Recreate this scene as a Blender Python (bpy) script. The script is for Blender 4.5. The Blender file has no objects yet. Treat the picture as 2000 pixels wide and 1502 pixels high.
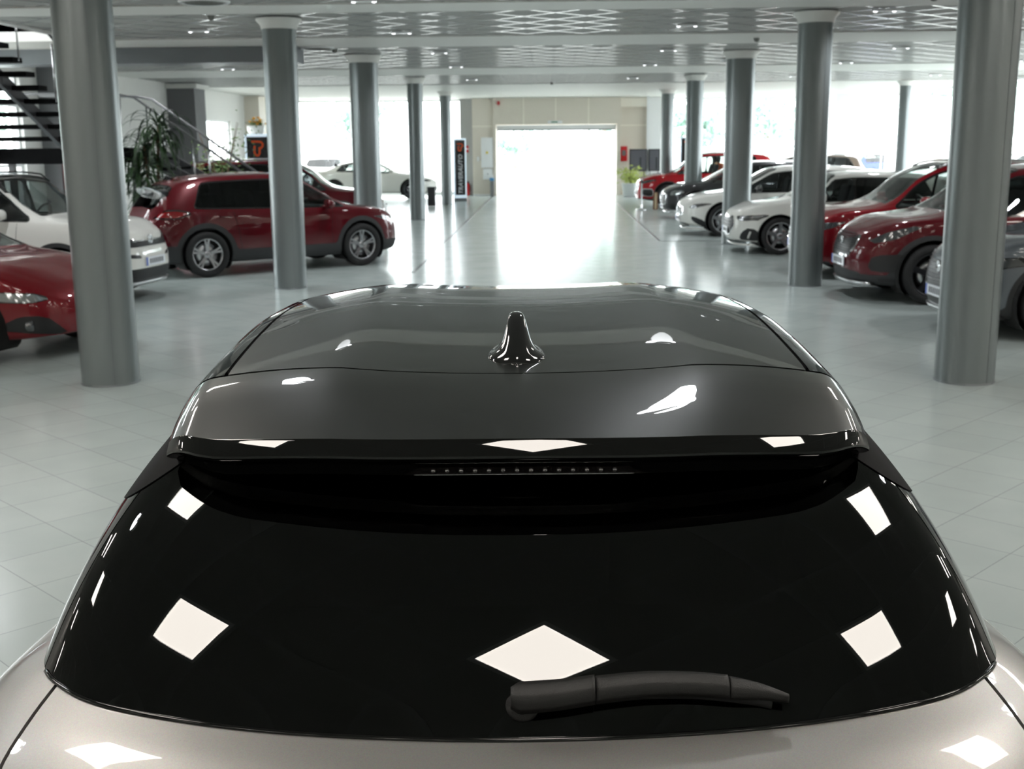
import bpy, math, random
import numpy as np
from mathutils import Vector, Matrix

SC = bpy.context.scene
COL = SC.collection
random.seed(7)
PI = math.pi

# ------------------------------------------------------------------ camera, world, exposure
CAM_H, CAM_F, PITCH, ROLL, YAW = 1.95, 2282.4, 0.20365, -0.008467, 0.0321
cd = bpy.data.cameras.new('camera')
cam = bpy.data.objects.new('camera', cd)
COL.objects.link(cam)
cd.sensor_width = 36.0
cd.lens = 36.0 * CAM_F / 2000.0
cd.clip_start, cd.clip_end = 0.05, 400
cam.matrix_world = (Matrix.Translation((0, 0, CAM_H)) @ Matrix.Rotation(YAW, 4, 'Z')
                    @ Matrix.Rotation(PI / 2 - PITCH, 4, 'X') @ Matrix.Rotation(ROLL, 4, 'Z'))
cd.dof.use_dof = True
cd.dof.focus_distance = 2.15
cd.dof.aperture_fstop = 9.0
SC.camera = cam

SKY_STRENGTH = 7.0
world = bpy.data.worlds.new('sky')
SC.world = world
world.use_nodes = True
_bg = world.node_tree.nodes['Background']
_bg.inputs[0].default_value = (0.93, 0.97, 1.0, 1)
_bg.inputs[1].default_value = SKY_STRENGTH

vs = SC.view_settings
vs.view_transform = 'Standard'
vs.look = 'None'
vs.exposure = 0.58
vs.gamma = 1.0
vs.use_curve_mapping = False
cy = SC.cycles
cy.use_denoising = True
try:
    cy.denoiser = 'OPENIMAGEDENOISE'
except Exception:
    pass
cy.max_bounces = 10
cy.diffuse_bounces = 5
cy.glossy_bounces = 5
cy.transparent_max_bounces = 24
cy.transmission_bounces = 6
cy.sample_clamp_indirect = 8
cy.caustics_reflective = False
cy.caustics_refractive = False

# ------------------------------------------------------------------ materials
def srgb(r, g, b):
    f = lambda c: c / 12.92 if c <= 0.04045 else ((c + 0.055) / 1.055) ** 2.4
    return (f(r / 255), f(g / 255), f(b / 255), 1)

def pmat(name, col, rough=0.5, metal=0.0, coat=0.0, spec=0.5, emit=None, estr=0.0, coat_rough=0.02):
    m = bpy.data.materials.new(name)
    m.use_nodes = True
    b = m.node_tree.nodes['Principled BSDF']
    b.inputs['Base Color'].default_value = col if len(col) == 4 else (*col, 1)
    b.inputs['Roughness'].default_value = rough
    b.inputs['Metallic'].default_value = metal
    b.inputs['Coat Weight'].default_value = coat
    b.inputs['Coat Roughness'].default_value = coat_rough
    b.inputs['Specular IOR Level'].default_value = spec
    if emit:
        b.inputs['Emission Color'].default_value = emit if len(emit) == 4 else (*emit, 1)
        b.inputs['Emission Strength'].default_value = estr
    return m

def noise_rough(m, scale, lo, hi, bump=0.0, bscale=None):
    nt = m.node_tree
    b = nt.nodes['Principled BSDF']
    tc = nt.nodes.new('ShaderNodeTexCoord')
    n = nt.nodes.new('ShaderNodeTexNoise')
    n.inputs['Scale'].default_value = scale
    n.inputs['Detail'].default_value = 4
    nt.links.new(tc.outputs['Object'], n.inputs['Vector'])
    mr = nt.nodes.new('ShaderNodeMapRange')
    mr.inputs['To Min'].default_value = lo
    mr.inputs['To Max'].default_value = hi
    nt.links.new(n.outputs['Fac'], mr.inputs['Value'])
    nt.links.new(mr.outputs['Result'], b.inputs['Roughness'])
    if bump:
        bp = nt.nodes.new('ShaderNodeBump')
        bp.inputs['Strength'].default_value = bump
        bp.inputs['Distance'].default_value = 0.01
        n2 = nt.nodes.new('ShaderNodeTexNoise')
        n2.inputs['Scale'].default_value = bscale or scale
        nt.links.new(tc.outputs['Object'], n2.inputs['Vector'])
        nt.links.new(n2.outputs['Fac'], bp.inputs['Height'])
        nt.links.new(bp.outputs['Normal'], b.inputs['Normal'])
    return m

def glass_mat(name, tint, rough=0.0, ior=1.5):
    """thin pane: what is behind it shows through the tint, the surface mirrors by Fresnel"""
    m = bpy.data.materials.new(name)
    m.use_nodes = True
    nt = m.node_tree
    nt.nodes.remove(nt.nodes['Principled BSDF'])
    out = nt.nodes['Material Output']
    tr = nt.nodes.new('ShaderNodeBsdfTransparent')
    tr.inputs[0].default_value = (*tint, 1)
    gl = nt.nodes.new('ShaderNodeBsdfGlossy')
    gl.inputs['Roughness'].default_value = rough
    gl.inputs['Color'].default_value = (1, 1, 1, 1)
    # Schlick reflectance, the same from either side of the pane
    f0 = ((ior - 1) / (ior + 1)) ** 2
    ge = nt.nodes.new('ShaderNodeNewGeometry')
    dt = nt.nodes.new('ShaderNodeVectorMath'); dt.operation = 'DOT_PRODUCT'
    nt.links.new(ge.outputs['Incoming'], dt.inputs[0])
    nt.links.new(ge.outputs['Normal'], dt.inputs[1])
    prev = dt.outputs['Value']
    for op, val, swap in (('ABSOLUTE', None, 0), ('SUBTRACT', 1.0, 1), ('POWER', 5.0, 0), ('MULTIPLY', 1 - f0, 0), ('ADD', f0, 0)):
        n_ = nt.nodes.new('ShaderNodeMath'); n_.operation = op
        nt.links.new(prev, n_.inputs[1 if swap else 0])
        if val is not None:
            n_.inputs[0 if swap else 1].default_value = val
        prev = n_.outputs[0]
    mx = nt.nodes.new('ShaderNodeMixShader')
    nt.links.new(prev, mx.inputs[0])
    nt.links.new(tr.outputs[0], mx.inputs[1])
    nt.links.new(gl.outputs[0], mx.inputs[2])
    nt.links.new(mx.outputs[0], out.inputs['Surface'])
    return m

def paint(name, col, metal=0.0, rough=0.35, flake=0.0):
    m = pmat(name, col, rough, metal, coat=1.0, coat_rough=0.03, spec=0.12)
    if flake:
        nt = m.node_tree
        b = nt.nodes['Principled BSDF']
        tc = nt.nodes.new('ShaderNodeTexCoord')
        v = nt.nodes.new('ShaderNodeTexVoronoi')
        v.inputs['Scale'].default_value = 900
        nt.links.new(tc.outputs['Object'], v.inputs['Vector'])
        mx = nt.nodes.new('ShaderNodeMix')
        mx.data_type = 'RGBA'
        mx.inputs[0].default_value = flake
        mx.inputs[6].default_value = col
        nt.links.new(v.outputs['Color'], mx.inputs[7])
        hs = nt.nodes.new('ShaderNodeHueSaturation')
        hs.inputs['Saturation'].default_value = 0.0 if metal < 0.9 else 0.3
        nt.links.new(mx.outputs[2], b.inputs['Base Color'])
    return m

M = {}
M['red_paint'] = paint('red_paint', srgb(114, 5, 20), 0.15, 0.35)
M['dark_red_paint'] = paint('dark_red_paint', srgb(84, 2, 16), 0.15, 0.35)
M['bright_red_paint'] = paint('bright_red_paint', srgb(176, 16, 30), 0.1, 0.4)
M['white_paint'] = paint('white_paint', srgb(226, 225, 220), 0.0, 0.4)
M['grey_paint'] = paint('grey_paint', srgb(104, 110, 116), 0.6, 0.35)
M['dark_grey_paint'] = paint('dark_grey_paint', srgb(62, 62, 64), 0.6, 0.35)
M['brown_paint'] = paint('brown_paint', srgb(92, 78, 68), 0.5, 0.35)
M['blue_paint'] = paint('blue_paint', srgb(16, 44, 130), 0.2, 0.35)
M['silver_paint'] = paint('silver_paint', srgb(172, 170, 167), 0.75, 0.38, 0.08)
M['black_gloss'] = pmat('black_gloss', (0.006, 0.006, 0.007), 0.06, 0, coat=1.0, coat_rough=0.01)
M['roof_black'] = pmat('roof_black', (0.014, 0.016, 0.0155), 0.36, 0.45, spec=0.4, coat=1.0, coat_rough=0.012)
M['roof_black'].node_tree.nodes['Principled BSDF'].inputs['Coat IOR'].default_value = 1.5
M['black_plastic'] = noise_rough(pmat('black_plastic', (0.02, 0.02, 0.021), 0.5), 40, 0.42, 0.6)
M['cladding'] = noise_rough(pmat('cladding', (0.03, 0.031, 0.033), 0.6), 60, 0.5, 0.7)
M['rubber'] = noise_rough(pmat('rubber', (0.014, 0.014, 0.015), 0.75), 30, 0.65, 0.85)
M['seam'] = pmat('seam', (0.004, 0.004, 0.004), 0.9)
M['cabin'] = pmat('cabin', (0.022, 0.022, 0.024), 0.8)
M['seat_fabric'] = noise_rough(pmat('seat_fabric', (0.03, 0.03, 0.034), 0.8), 50, 0.7, 0.9, 0.2, 200)
M['alloy'] = pmat('alloy', (0.45, 0.45, 0.47), 0.25, 1.0)
M['alloy_dark'] = pmat('alloy_dark', (0.09, 0.09, 0.1), 0.3, 0.9)
M['chrome'] = pmat('chrome', (0.75, 0.76, 0.78), 0.08, 1.0)
M['satin_chrome'] = pmat('satin_chrome', (0.55, 0.56, 0.57), 0.28, 1.0)
M['grille_black'] = pmat('grille_black', (0.012, 0.012, 0.013), 0.35)
M['lamp_lens'] = pmat('lamp_lens', (0.10, 0.105, 0.11), 0.06, 0.6, coat=1.0)
M['lamp_clear'] = pmat('lamp_clear', (0.45, 0.47, 0.48), 0.08, 0.8, coat=1.0)
M['tail_lens'] = pmat('tail_lens', (0.25, 0.004, 0.006), 0.1, 0, coat=1.0)
M['windscreen'] = glass_mat('windscreen', (0.70, 0.76, 0.74))
M['side_glass'] = glass_mat('side_glass', (0.42, 0.46, 0.46))
M['privacy_glass'] = glass_mat('privacy_glass', (0.05, 0.055, 0.055))
M['plate'] = pmat('plate', srgb(225, 228, 235), 0.35, 0, coat=0.5)
M['plate_blue'] = pmat('plate_blue', srgb(70, 100, 190), 0.35)
M['mark_dark'] = pmat('mark_dark', (0.03, 0.03, 0.035), 0.5)

M['hero_glass'] = glass_mat('hero_glass', (0.10, 0.105, 0.10), 0, 1.5)
M['lamp_led'] = pmat('lamp_led', (0.35, 0.33, 0.33), 0.15, 0.9)

# ------------------------------------------------------------------ object helpers
def mk(name, verts, faces, mat=None, parent=None, smooth=True, loc=None):
    me = bpy.data.meshes.new(name)
    me.from_pydata([tuple(map(float, v)) for v in verts], [], [tuple(int(i) for i in f) for f in faces])
    me.update()
    if mat is not None:
        me.materials.append(mat)
    if smooth:
        me.polygons.foreach_set('use_smooth', [True] * len(me.polygons))
    o = bpy.data.objects.new(name, me)
    COL.objects.link(o)
    if loc is not None:
        o.location = loc
    if parent is not None:
        o.parent = parent
    return o

def empty(name, loc=(0, 0, 0), rz=0.0):
    o = bpy.data.objects.new(name, None)
    COL.objects.link(o)
    o.location = loc
    o.rotation_euler = (0, 0, rz)
    o.empty_display_size = 0.2
    return o

def tag(o, label, cat, group=None, kind=None):
    o['label'] = label
    o['category'] = cat
    if group:
        o['group'] = group
    if kind:
        o['kind'] = kind
    return o

def structure(o):
    o['kind'] = 'structure'
    return o

class MB:
    """collects shapes into ONE mesh"""
    def __init__(self):
        self.v, self.f, self.sm = [], [], []
    def add(self, vs_, fs_, smooth=False):
        b = len(self.v)
        self.v += [tuple(p) for p in vs_]
        self.f += [tuple(i + b for i in f) for f in fs_]
        self.sm += [smooth] * len(fs_)
        return self
    def box(self, x0, x1, y0, y1, z0, z1, mtx=None):
        p = [(x0, y0, z0), (x1, y0, z0), (x1, y1, z0), (x0, y1, z0), (x0, y0, z1), (x1, y0, z1), (x1, y1, z1), (x0, y1, z1)]
        if mtx is not None:
            p = [tuple(mtx @ Vector(q)) for q in p]
        return self.add(p, [(0, 3, 2, 1), (4, 5, 6, 7), (0, 1, 5, 4), (1, 2, 6, 5), (2, 3, 7, 6), (3, 0, 4, 7)])
    def rbox(self, c, size, r=0.02, mtx=None, seg=3):
        """rounded box"""
        hx, hy, hz = [s / 2 for s in size]
        r = min(r, hx * .99, hy * .99, hz * .99)
        vs_, fs_ = [], []
        nlat, nlon = 2 * seg + 2, 4 * (seg + 1)
        for i in range(nlat):
            k = i if i <= seg else i - 1
            th = -PI / 2 + PI / 2 * (i / seg) if i <= seg else (PI / 2) * ((i - seg - 1) / seg)
            sz = -1 if i <= seg else 1
            for j in range(nlon):
                q, jj = divmod(j, seg + 1)
                a = q * PI / 2 + (PI / 2) * jj / seg
                sx = 1 if q in (0, 3) else -1
                sy = 1 if q in (0, 1) else -1
                vs_.append((c[0] + sx * (hx - r) + r * math.cos(th) * math.cos(a), c[1] + sy * (hy - r) + r * math.cos(th) * math.sin(a), c[2] + sz * (hz - r) + r * math.sin(th)))
        for i in range(nlat - 1):
            for j in range(nlon):
                fs_.append((i * nlon + j, i * nlon + (j + 1) % nlon, (i + 1) * nlon + (j + 1) % nlon, (i + 1) * nlon + j))
        fs_.append(tuple(range(nlon - 1, -1, -1)))
        fs_.append(tuple((nlat - 1) * nlon + j for j in range(nlon)))
        if mtx is not None:
            vs_ = [tuple(mtx @ Vector(q)) for q in vs_]
        return self.add(vs_, fs_, True)
    def tube(self, pts, r, seg=8, closed=False):
        pts = [Vector(p) for p in pts]
        n = len(pts)
        rs = r if isinstance(r, (list, tuple)) else [r] * n
        vs_, fs_ = [], []
        up = None
        for i, p in enumerate(pts):
            a = pts[i - 1] if i or closed else p
            b = pts[(i + 1) % n] if i < n - 1 or closed else p
            t = (b - a).normalized()
            if up is None:
                up = Vector((0, 0, 1)) if abs(t.z) < 0.9 else Vector((1, 0, 0))
            s = t.cross(up)
            if s.length < 1e-6:
                s = t.orthogonal()
            s.normalize()
            up = s.cross(t).normalized()
            for k in range(seg):
                an = 2 * PI * k / seg
                vs_.append(tuple(p + (s * math.cos(an) + up * math.sin(an)) * rs[i]))
        m = n if closed else n - 1
        for i in range(m):
            for k in range(seg):
                a, b = i * seg + k, i * seg + (k + 1) % seg
                c, d = ((i + 1) % n) * seg + (k + 1) % seg, ((i + 1) % n) * seg + k
                fs_.append((a, b, c, d))
        if not closed:
            fs_.append(tuple(range(seg - 1, -1, -1)))
            fs_.append(tuple((n - 1) * seg + k for k in range(seg)))
        return self.add(vs_, fs_, True)
    def lathe(self, prof, seg=32, c=(0, 0, 0), axis='z', closed=False):
        """prof: list of (r, h) turned about the axis"""
        vs_, fs_ = [], []
        n = len(prof)
        for k in range(seg):
            a = 2 * PI * k / seg
            ca, sa = math.cos(a), math.sin(a)
            for r, h in prof:
                if axis == 'z':
                    vs_.append((c[0] + r * ca, c[1] + r * sa, c[2] + h))
                elif axis == 'y':
                    vs_.append((c[0] + r * ca, c[1] + h, c[2] + r * sa))
                else:
                    vs_.append((c[0] + h, c[1] + r * ca, c[2] + r * sa))
        for k in range(seg):
            k2 = (k + 1) % seg
            for i in range(n if closed else n - 1):
                j = (i + 1) % n
                fs_.append((k * n + i, k2 * n + i, k2 * n + j, k * n + j))
        return self.add(vs_, fs_, True)
    def prism(self, poly, z0, z1, mtx=None):
        n = len(poly)
        vs_ = [(x, y, z0) for x, y in poly] + [(x, y, z1) for x, y in poly]
        if mtx is not None:
            vs_ = [tuple(mtx @ Vector(q)) for q in vs_]
        fs_ = [tuple(range(n - 1, -1, -1)), tuple(range(n, 2 * n))] + [(i, (i + 1) % n, n + (i + 1) % n, n + i) for i in range(n)]
        return self.add(vs_, fs_)
    def quad(self, a, b, c, d):
        return self.add([a, b, c, d], [(0, 1, 2, 3)])
    def build(self, name, mat, parent=None, loc=None):
        o = mk(name, self.v, self.f, mat, parent, False, loc)
        o.data.polygons.foreach_set('use_smooth', self.sm)
        return o

def copy_tree(o, parent=None):
    c = o.copy()
    COL.objects.link(c)
    if parent is not None:
        c.parent = parent
    for ch in o.children:
        copy_tree(ch, c)
    return c

# ------------------------------------------------------------------ curve maths
def pchip(pts):
    x = np.array([p[0] for p in pts], float)
    y = np.array([p[1] for p in pts], float)
    h = np.diff(x)
    d = np.diff(y) / h
    m = np.zeros(len(x))
    for i in range(1, len(x) - 1):
        if d[i - 1] * d[i] > 0:
            w1, w2 = 2 * h[i] + h[i - 1], h[i] + 2 * h[i - 1]
            m[i] = (w1 + w2) / (w1 / d[i - 1] + w2 / d[i])
    m[0], m[-1] = d[0], d[-1]
    def f(q):
        q = np.asarray(q, float)
        qq = np.clip(q, x[0], x[-1])
        i = np.clip(np.searchsorted(x, qq) - 1, 0, len(x) - 2)
        t = (qq - x[i]) / h[i]
        return ((1 + 2 * t) * (1 - t) ** 2 * y[i] + t * (1 - t) ** 2 * h[i] * m[i]
                + t * t * (3 - 2 * t) * y[i + 1] + t * t * (t - 1) * h[i] * m[i + 1])
    return f

def catmull(P, counts):
    """P: (k, ...) control array; counts[i] samples on segment i; returns samples and the index parameter"""
    P = np.asarray(P, float)
    k = len(P)
    out, ts = [], []
    for i in range(k - 1):
        p0 = P[i - 1] if i else 2 * P[0] - P[1]
        p1, p2 = P[i], P[i + 1]
        p3 = P[i + 2] if i + 2 < k else 2 * P[-1] - P[-2]
        n = counts[i]
        for j in range(n):
            t = j / n
            out.append(0.5 * ((2 * p1) + (p2 - p0) * t + (2 * p0 - 5 * p1 + 4 * p2 - p3) * t * t + (3 * p1 - p0 - 3 * p2 + p3) * t ** 3))
            ts.append(i + t)
    out.append(P[-1])
    ts.append(k - 1)
    return np.array(out), np.array(ts)

def sd_poly(px, py, poly):
    """signed distance to a polygon, positive inside"""
    d = np.full(px.shape, 1e9)
    ins = np.zeros(px.shape, bool)
    n = len(poly)
    for i in range(n):
        ax, ay = poly[i]
        bx, by = poly[(i + 1) % n]
        ex, ey = bx - ax, by - ay
        wx, wy = px - ax, py - ay
        t = np.clip((wx * ex + wy * ey) / (ex * ex + ey * ey + 1e-12), 0, 1)
        d = np.minimum(d, np.hypot(wx - ex * t, wy - ey * t))
        c = ((ay > py) != (by > py)) & (px < (bx - ax) * (py - ay) / (by - ay + 1e-12) + ax)
        ins ^= c
    return np.where(ins, d, -d)

class Skin:
    """polygon soup with per-vertex attributes that can be cut along f = 0"""
    def __init__(self, P, A, faces):
        self.P, self.A, self.F = np.asarray(P, float), np.asarray(A, float), faces
    def split(self, f):
        v = f(self.P, self.A)
        v = np.where(np.abs(v) < 1e-5, 1e-5, v)
        newP, newA = [], []
        base = len(self.P)
        cache = {}
        ins, outs = [], []
        pos = v > 0
        for fc in self.F:
            s = [pos[i] for i in fc]
            if all(s):
                ins.append(fc)
            elif not any(s):
                outs.append(fc)
            else:
                a, b = [], []
                n = len(fc)
                for k in range(n):
                    i, j = fc[k], fc[(k + 1) % n]
                    (a if pos[i] else b).append(i)
                    if pos[i] != pos[j]:
                        key = (i, j) if i < j else (j, i)
                        if key not in cache:
                            t = v[key[0]] / (v[key[0]] - v[key[1]])
                            newP.append(self.P[key[0]] * (1 - t) + self.P[key[1]] * t)
                            newA.append(self.A[key[0]] * (1 - t) + self.A[key[1]] * t)
                            cache[key] = base + len(newP) - 1
                        a.append(cache[key])
                        b.append(cache[key])
                if len(a) > 2:
                    ins.append(tuple(a))
                if len(b) > 2:
                    outs.append(tuple(b))
        P = np.vstack([self.P] + newP) if newP else self.P
        A = np.vstack([self.A] + newA) if newA else self.A
        return Skin(P, A, ins), Skin(P, A, outs)
    def compact(self):
        idx = sorted({i for f in self.F for i in f})
        mp = {j: k for k, j in enumerate(idx)}
        return self.P[idx], [tuple(mp[i] for i in f) for f in self.F], self.A[idx]
    def normals(self, P, F):
        N = np.zeros_like(P)
        for f in F:
            n = np.cross(P[f[1]] - P[f[0]], P[f[2]] - P[f[0]])
            if len(f) > 3:
                n = n + np.cross(P[f[2]] - P[f[0]], P[f[3]] - P[f[0]])
            for i in f:
                N[i] += n
        L = np.linalg.norm(N, axis=1, keepdims=True)
        return N / np.maximum(L, 1e-12)
    def build(self, name, mat, parent=None, off=0.0, thick=0.0, sub=None):
        if not self.F:
            return None
        P, F, A = self.compact()
        if off or thick:
            N = self.normals(P, F)
        if off:
            P = P + N * off
        if thick:
            n = len(P)
            Q = P - N * thick
            ed = {}
            for f in F:
                for k in range(len(f)):
                    ed[(f[k], f[(k + 1) % len(f)])] = 1
            F2 = list(F) + [tuple(i + n for i in reversed(f)) for f in F]
            rim, rp = {}, []
            def rv(i, back):
                if (i, back) not in rim:
                    rim[(i, back)] = 2 * n + len(rp)
                    rp.append(Q[i] if back else P[i])
                return rim[(i, back)]
            for (a, b) in ed:
                if (b, a) not in ed:
                    F2.append((rv(b, 0), rv(a, 0), rv(a, 1), rv(b, 1)))
            P, F = np.vstack([P, Q] + ([np.array(rp)] if rp else [])), F2
        return mk(name, P, F, mat, parent, True)
# ------------------------------------------------------------------ the hall
CZ = 3.62                      # ceiling height
XW, XE, YN, YS = -10.3, 12.8, 46.0, -11.0

def tile_mat(name, size, ang, off, c1, c2, grout, gw, rough, bump=0.2, coat=0.0):
    m = pmat(name, c1, rough, coat=coat)
    nt = m.node_tree
    b = nt.nodes['Principled BSDF']
    L = nt.links.new
    tc = nt.nodes.new('ShaderNodeTexCoord')
    mp = nt.nodes.new('ShaderNodeMapping')
    mp.inputs['Rotation'].default_value = (0, 0, ang)
    mp.inputs['Scale'].default_value = (1 / size, 1 / size, 1)
    mp.inputs['Location'].default_value = (off[0], off[1], 0)
    L(tc.outputs['Object'], mp.inputs['Vector'])
    sp = nt.nodes.new('ShaderNodeSeparateXYZ')
    L(mp.outputs[0], sp.inputs[0])
    edges, cells = [], []
    for k in range(2):
        fr = nt.nodes.new('ShaderNodeMath'); fr.operation = 'FRACT'
        L(sp.outputs[k], fr.inputs[0])
        s = nt.nodes.new('ShaderNodeMath'); s.operation = 'SUBTRACT'; s.inputs[1].default_value = 0.5
        L(fr.outputs[0], s.inputs[0])
        a = nt.nodes.new('ShaderNodeMath'); a.operation = 'ABSOLUTE'
        L(s.outputs[0], a.inputs[0])
        edges.append(a)
        fl = nt.nodes.new('ShaderNodeMath'); fl.operation = 'FLOOR'
        L(sp.outputs[k], fl.inputs[0])
        cells.append(fl)
    mxn = nt.nodes.new('ShaderNodeMath'); mxn.operation = 'MAXIMUM'
    L(edges[0].outputs[0], mxn.inputs[0]); L(edges[1].outputs[0], mxn.inputs[1])
    gt = nt.nodes.new('ShaderNodeMath'); gt.operation = 'GREATER_THAN'; gt.inputs[1].default_value = 0.5 - gw / size / 2
    L(mxn.outputs[0], gt.inputs[0])
    cb = nt.nodes.new('ShaderNodeCombineXYZ')
    L(cells[0].outputs[0], cb.inputs[0]); L(cells[1].outputs[0], cb.inputs[1])
    wn = nt.nodes.new('ShaderNodeTexWhiteNoise')
    wn.noise_dimensions = '3D'
    L(cb.outputs[0], wn.inputs['Vector'])
    nz = nt.nodes.new('ShaderNodeTexNoise')
    nz.inputs['Scale'].default_value = 2.5
    nz.inputs['Detail'].default_value = 6
    L(tc.outputs['Object'], nz.inputs['Vector'])
    add = nt.nodes.new('ShaderNodeMath'); add.operation = 'MULTIPLY_ADD'
    add.inputs[1].default_value = 0.45
    L(wn.outputs['Value'], add.inputs[0])
    L(nz.outputs['Fac'], add.inputs[2])
    mr = nt.nodes.new('ShaderNodeMapRange')
    mr.inputs['From Min'].default_value = 0.35; mr.inputs['From Max'].default_value = 1.0
    L(add.outputs[0], mr.inputs['Value'])
    mc = nt.nodes.new('ShaderNodeMix'); mc.data_type = 'RGBA'
    mc.inputs[6].default_value = c1; mc.inputs[7].default_value = c2
    L(mr.outputs['Result'], mc.inputs[0])
    mg = nt.nodes.new('ShaderNodeMix'); mg.data_type = 'RGBA'
    L(gt.outputs[0], mg.inputs[0]); L(mc.outputs[2], mg.inputs[6]); mg.inputs[7].default_value = grout
    L(mg.outputs[2], b.inputs['Base Color'])
    rr = nt.nodes.new('ShaderNodeMapRange')
    rr.inputs['To Min'].default_value = rough * 0.8; rr.inputs['To Max'].default_value = rough * 1.25
    L(nz.outputs['Fac'], rr.inputs['Value'])
    L(rr.outputs['Result'], b.inputs['Roughness'])
    if bump:
        bp = nt.nodes.new('ShaderNodeBump')
        bp.inputs['Strength'].default_value = bump
        bp.inputs['Distance'].default_value = 0.002
        inv = nt.nodes.new('ShaderNodeMath'); inv.operation = 'SUBTRACT'; inv.inputs[0].default_value = 1.0
        L(gt.outputs[0], inv.inputs[1])
        n2 = nt.nodes.new('ShaderNodeTexNoise'); n2.inputs['Scale'].default_value = 1.6
        L(tc.outputs['Object'], n2.inputs['Vector'])
        ad2 = nt.nodes.new('ShaderNodeMath'); ad2.operation = 'ADD'
        L(inv.outputs[0], ad2.inputs[0]); L(n2.outputs['Fac'], ad2.inputs[1])
        L(ad2.outputs[0], bp.inputs['Height'])
        L(bp.outputs['Normal'], b.inputs['Normal'])
    return m

M['floor'] = tile_mat('floor', 0.43, math.radians(-47), (0.3, 0.2), srgb(172, 182, 180), srgb(180, 189, 187), srgb(132, 139, 138), 0.0035, 0.2, 0.25)
M['aisle'] = tile_mat('aisle', 0.43, 0, (0.1, 0.2), srgb(158, 165, 166), srgb(170, 176, 176), srgb(120, 126, 128), 0.004, 0.19, 0.25)
M['ceiling_tile'] = noise_rough(pmat('ceiling_tile', srgb(160, 160, 157), 0.65), 8, 0.55, 0.75)
M['plaster'] = noise_rough(pmat('plaster', srgb(226, 225, 221), 0.55), 5, 0.5, 0.65)
M['wall_white'] = noise_rough(pmat('wall_white', srgb(226, 225, 222), 0.6), 5, 0.55, 0.7)
M['t_bar'] = pmat('t_bar', srgb(172, 173, 172), 0.16, spec=1.0)
M['column_metal'] = noise_rough(pmat('column_metal', srgb(124, 130, 131), 0.34, 0.5), 3, 0.28, 0.36)
M['grey_wall'] = noise_rough(pmat('grey_wall', srgb(112, 112, 114), 0.7), 5, 0.6, 0.8)
M['grey_frame'] = pmat('grey_frame', srgb(120, 124, 128), 0.4, 0.6)
M['beige'] = noise_rough(pmat('beige', srgb(218, 210, 198), 0.6), 4, 0.5, 0.7)
M['beige_light'] = pmat('beige_light', srgb(236, 230, 218), 0.6)
M['white_metal'] = pmat('white_metal', srgb(232, 233, 234), 0.4)
M['red_box'] = pmat('red_box', srgb(190, 24, 30), 0.35)
M['black_steel'] = noise_rough(pmat('black_steel', (0.018, 0.018, 0.02), 0.45), 10, 0.4, 0.5)
M['steel'] = pmat('steel', (0.5, 0.5, 0.51), 0.25, 1.0)
M['window_glass'] = glass_mat('window_glass', (0.97, 0.985, 0.98), 0, 1.35)
M['lamp_panel'] = pmat('lamp_panel', (0.9, 0.88, 0.84), 0.5, emit=(1.0, 0.93, 0.85), estr=15.0)
M['lamp_small'] = pmat('lamp_small', (0.9, 0.9, 0.9), 0.4, emit=(0.95, 0.97, 1.0), estr=26.0)
M['lamp_white'] = pmat('lamp_white', (0.9, 0.9, 0.9), 0.3, emit=(0.95, 0.97, 1.0), estr=2.0)
M['vent_grey'] = pmat('vent_grey', srgb(120, 120, 116), 0.5)

def slab(name, x0, x1, y0, y1, z0, z1, mat, parent=None):
    return MB().box(x0, x1, y0, y1, z0, z1).build(name, mat, parent)

structure(slab('floor', XW, XE, YS, YN, -0.12, 0, M['floor']))
M['joint_dark'] = pmat('joint_dark', (.05, .05, .06), .25)
# dark expansion joints on either side of the middle aisle
structure(slab('trim_1', -2.12, -2.06, 18.0, YN - 1.0, 0.0, 0.004, M['joint_dark']))
structure(slab('trim_2', 2.20, 2.26, 23.6, YN - 1.0, 0.0, 0.004, M['joint_dark']))
structure(slab('trim_3', 2.26, 9.5, 23.56, 23.62, 0.0, 0.004, M['joint_dark']))

# ---- ceiling: slab of white plaster, bays of grey tiles hung in a diagonal grid of white bars
WX, WY0, WY1 = -7.45, 9.0, 20.4      # stairwell opening in the ceiling
ceil_mb = MB().box(WX, XE, YS, YN, CZ + 0.25, CZ + 0.4).box(XW, WX, YS, WY0, CZ + .25, CZ + .4).box(XW, WX, WY1, YN, CZ + .25, CZ + .4)
structure(ceil_mb.build('ceiling', M['plaster']))
bands = [(-11.0, -8.4), (-2.3, -0.9), (8.2, 9.0), (14.6, 15.5), (19.1, 21.0), (27.0, 29.6), (34.5, 46.0)]
for i, (a, b) in enumerate(bands):
    x0 = WX if WY0 <= a < WY1 - 1.5 else XW
    structure(slab('trim_%d' % (4 + i), x0, XE, a, b, CZ - 0.02, CZ + 0.13, M['plaster']))
bays = [(bands[i][1], bands[i + 1][0]) for i in range(len(bands) - 1)]
SQ = 0.6
CA = math.cos(PI / 4)
GX0, GY0 = 0.10, -0.172                      # phase of the diagonal grid
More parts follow.
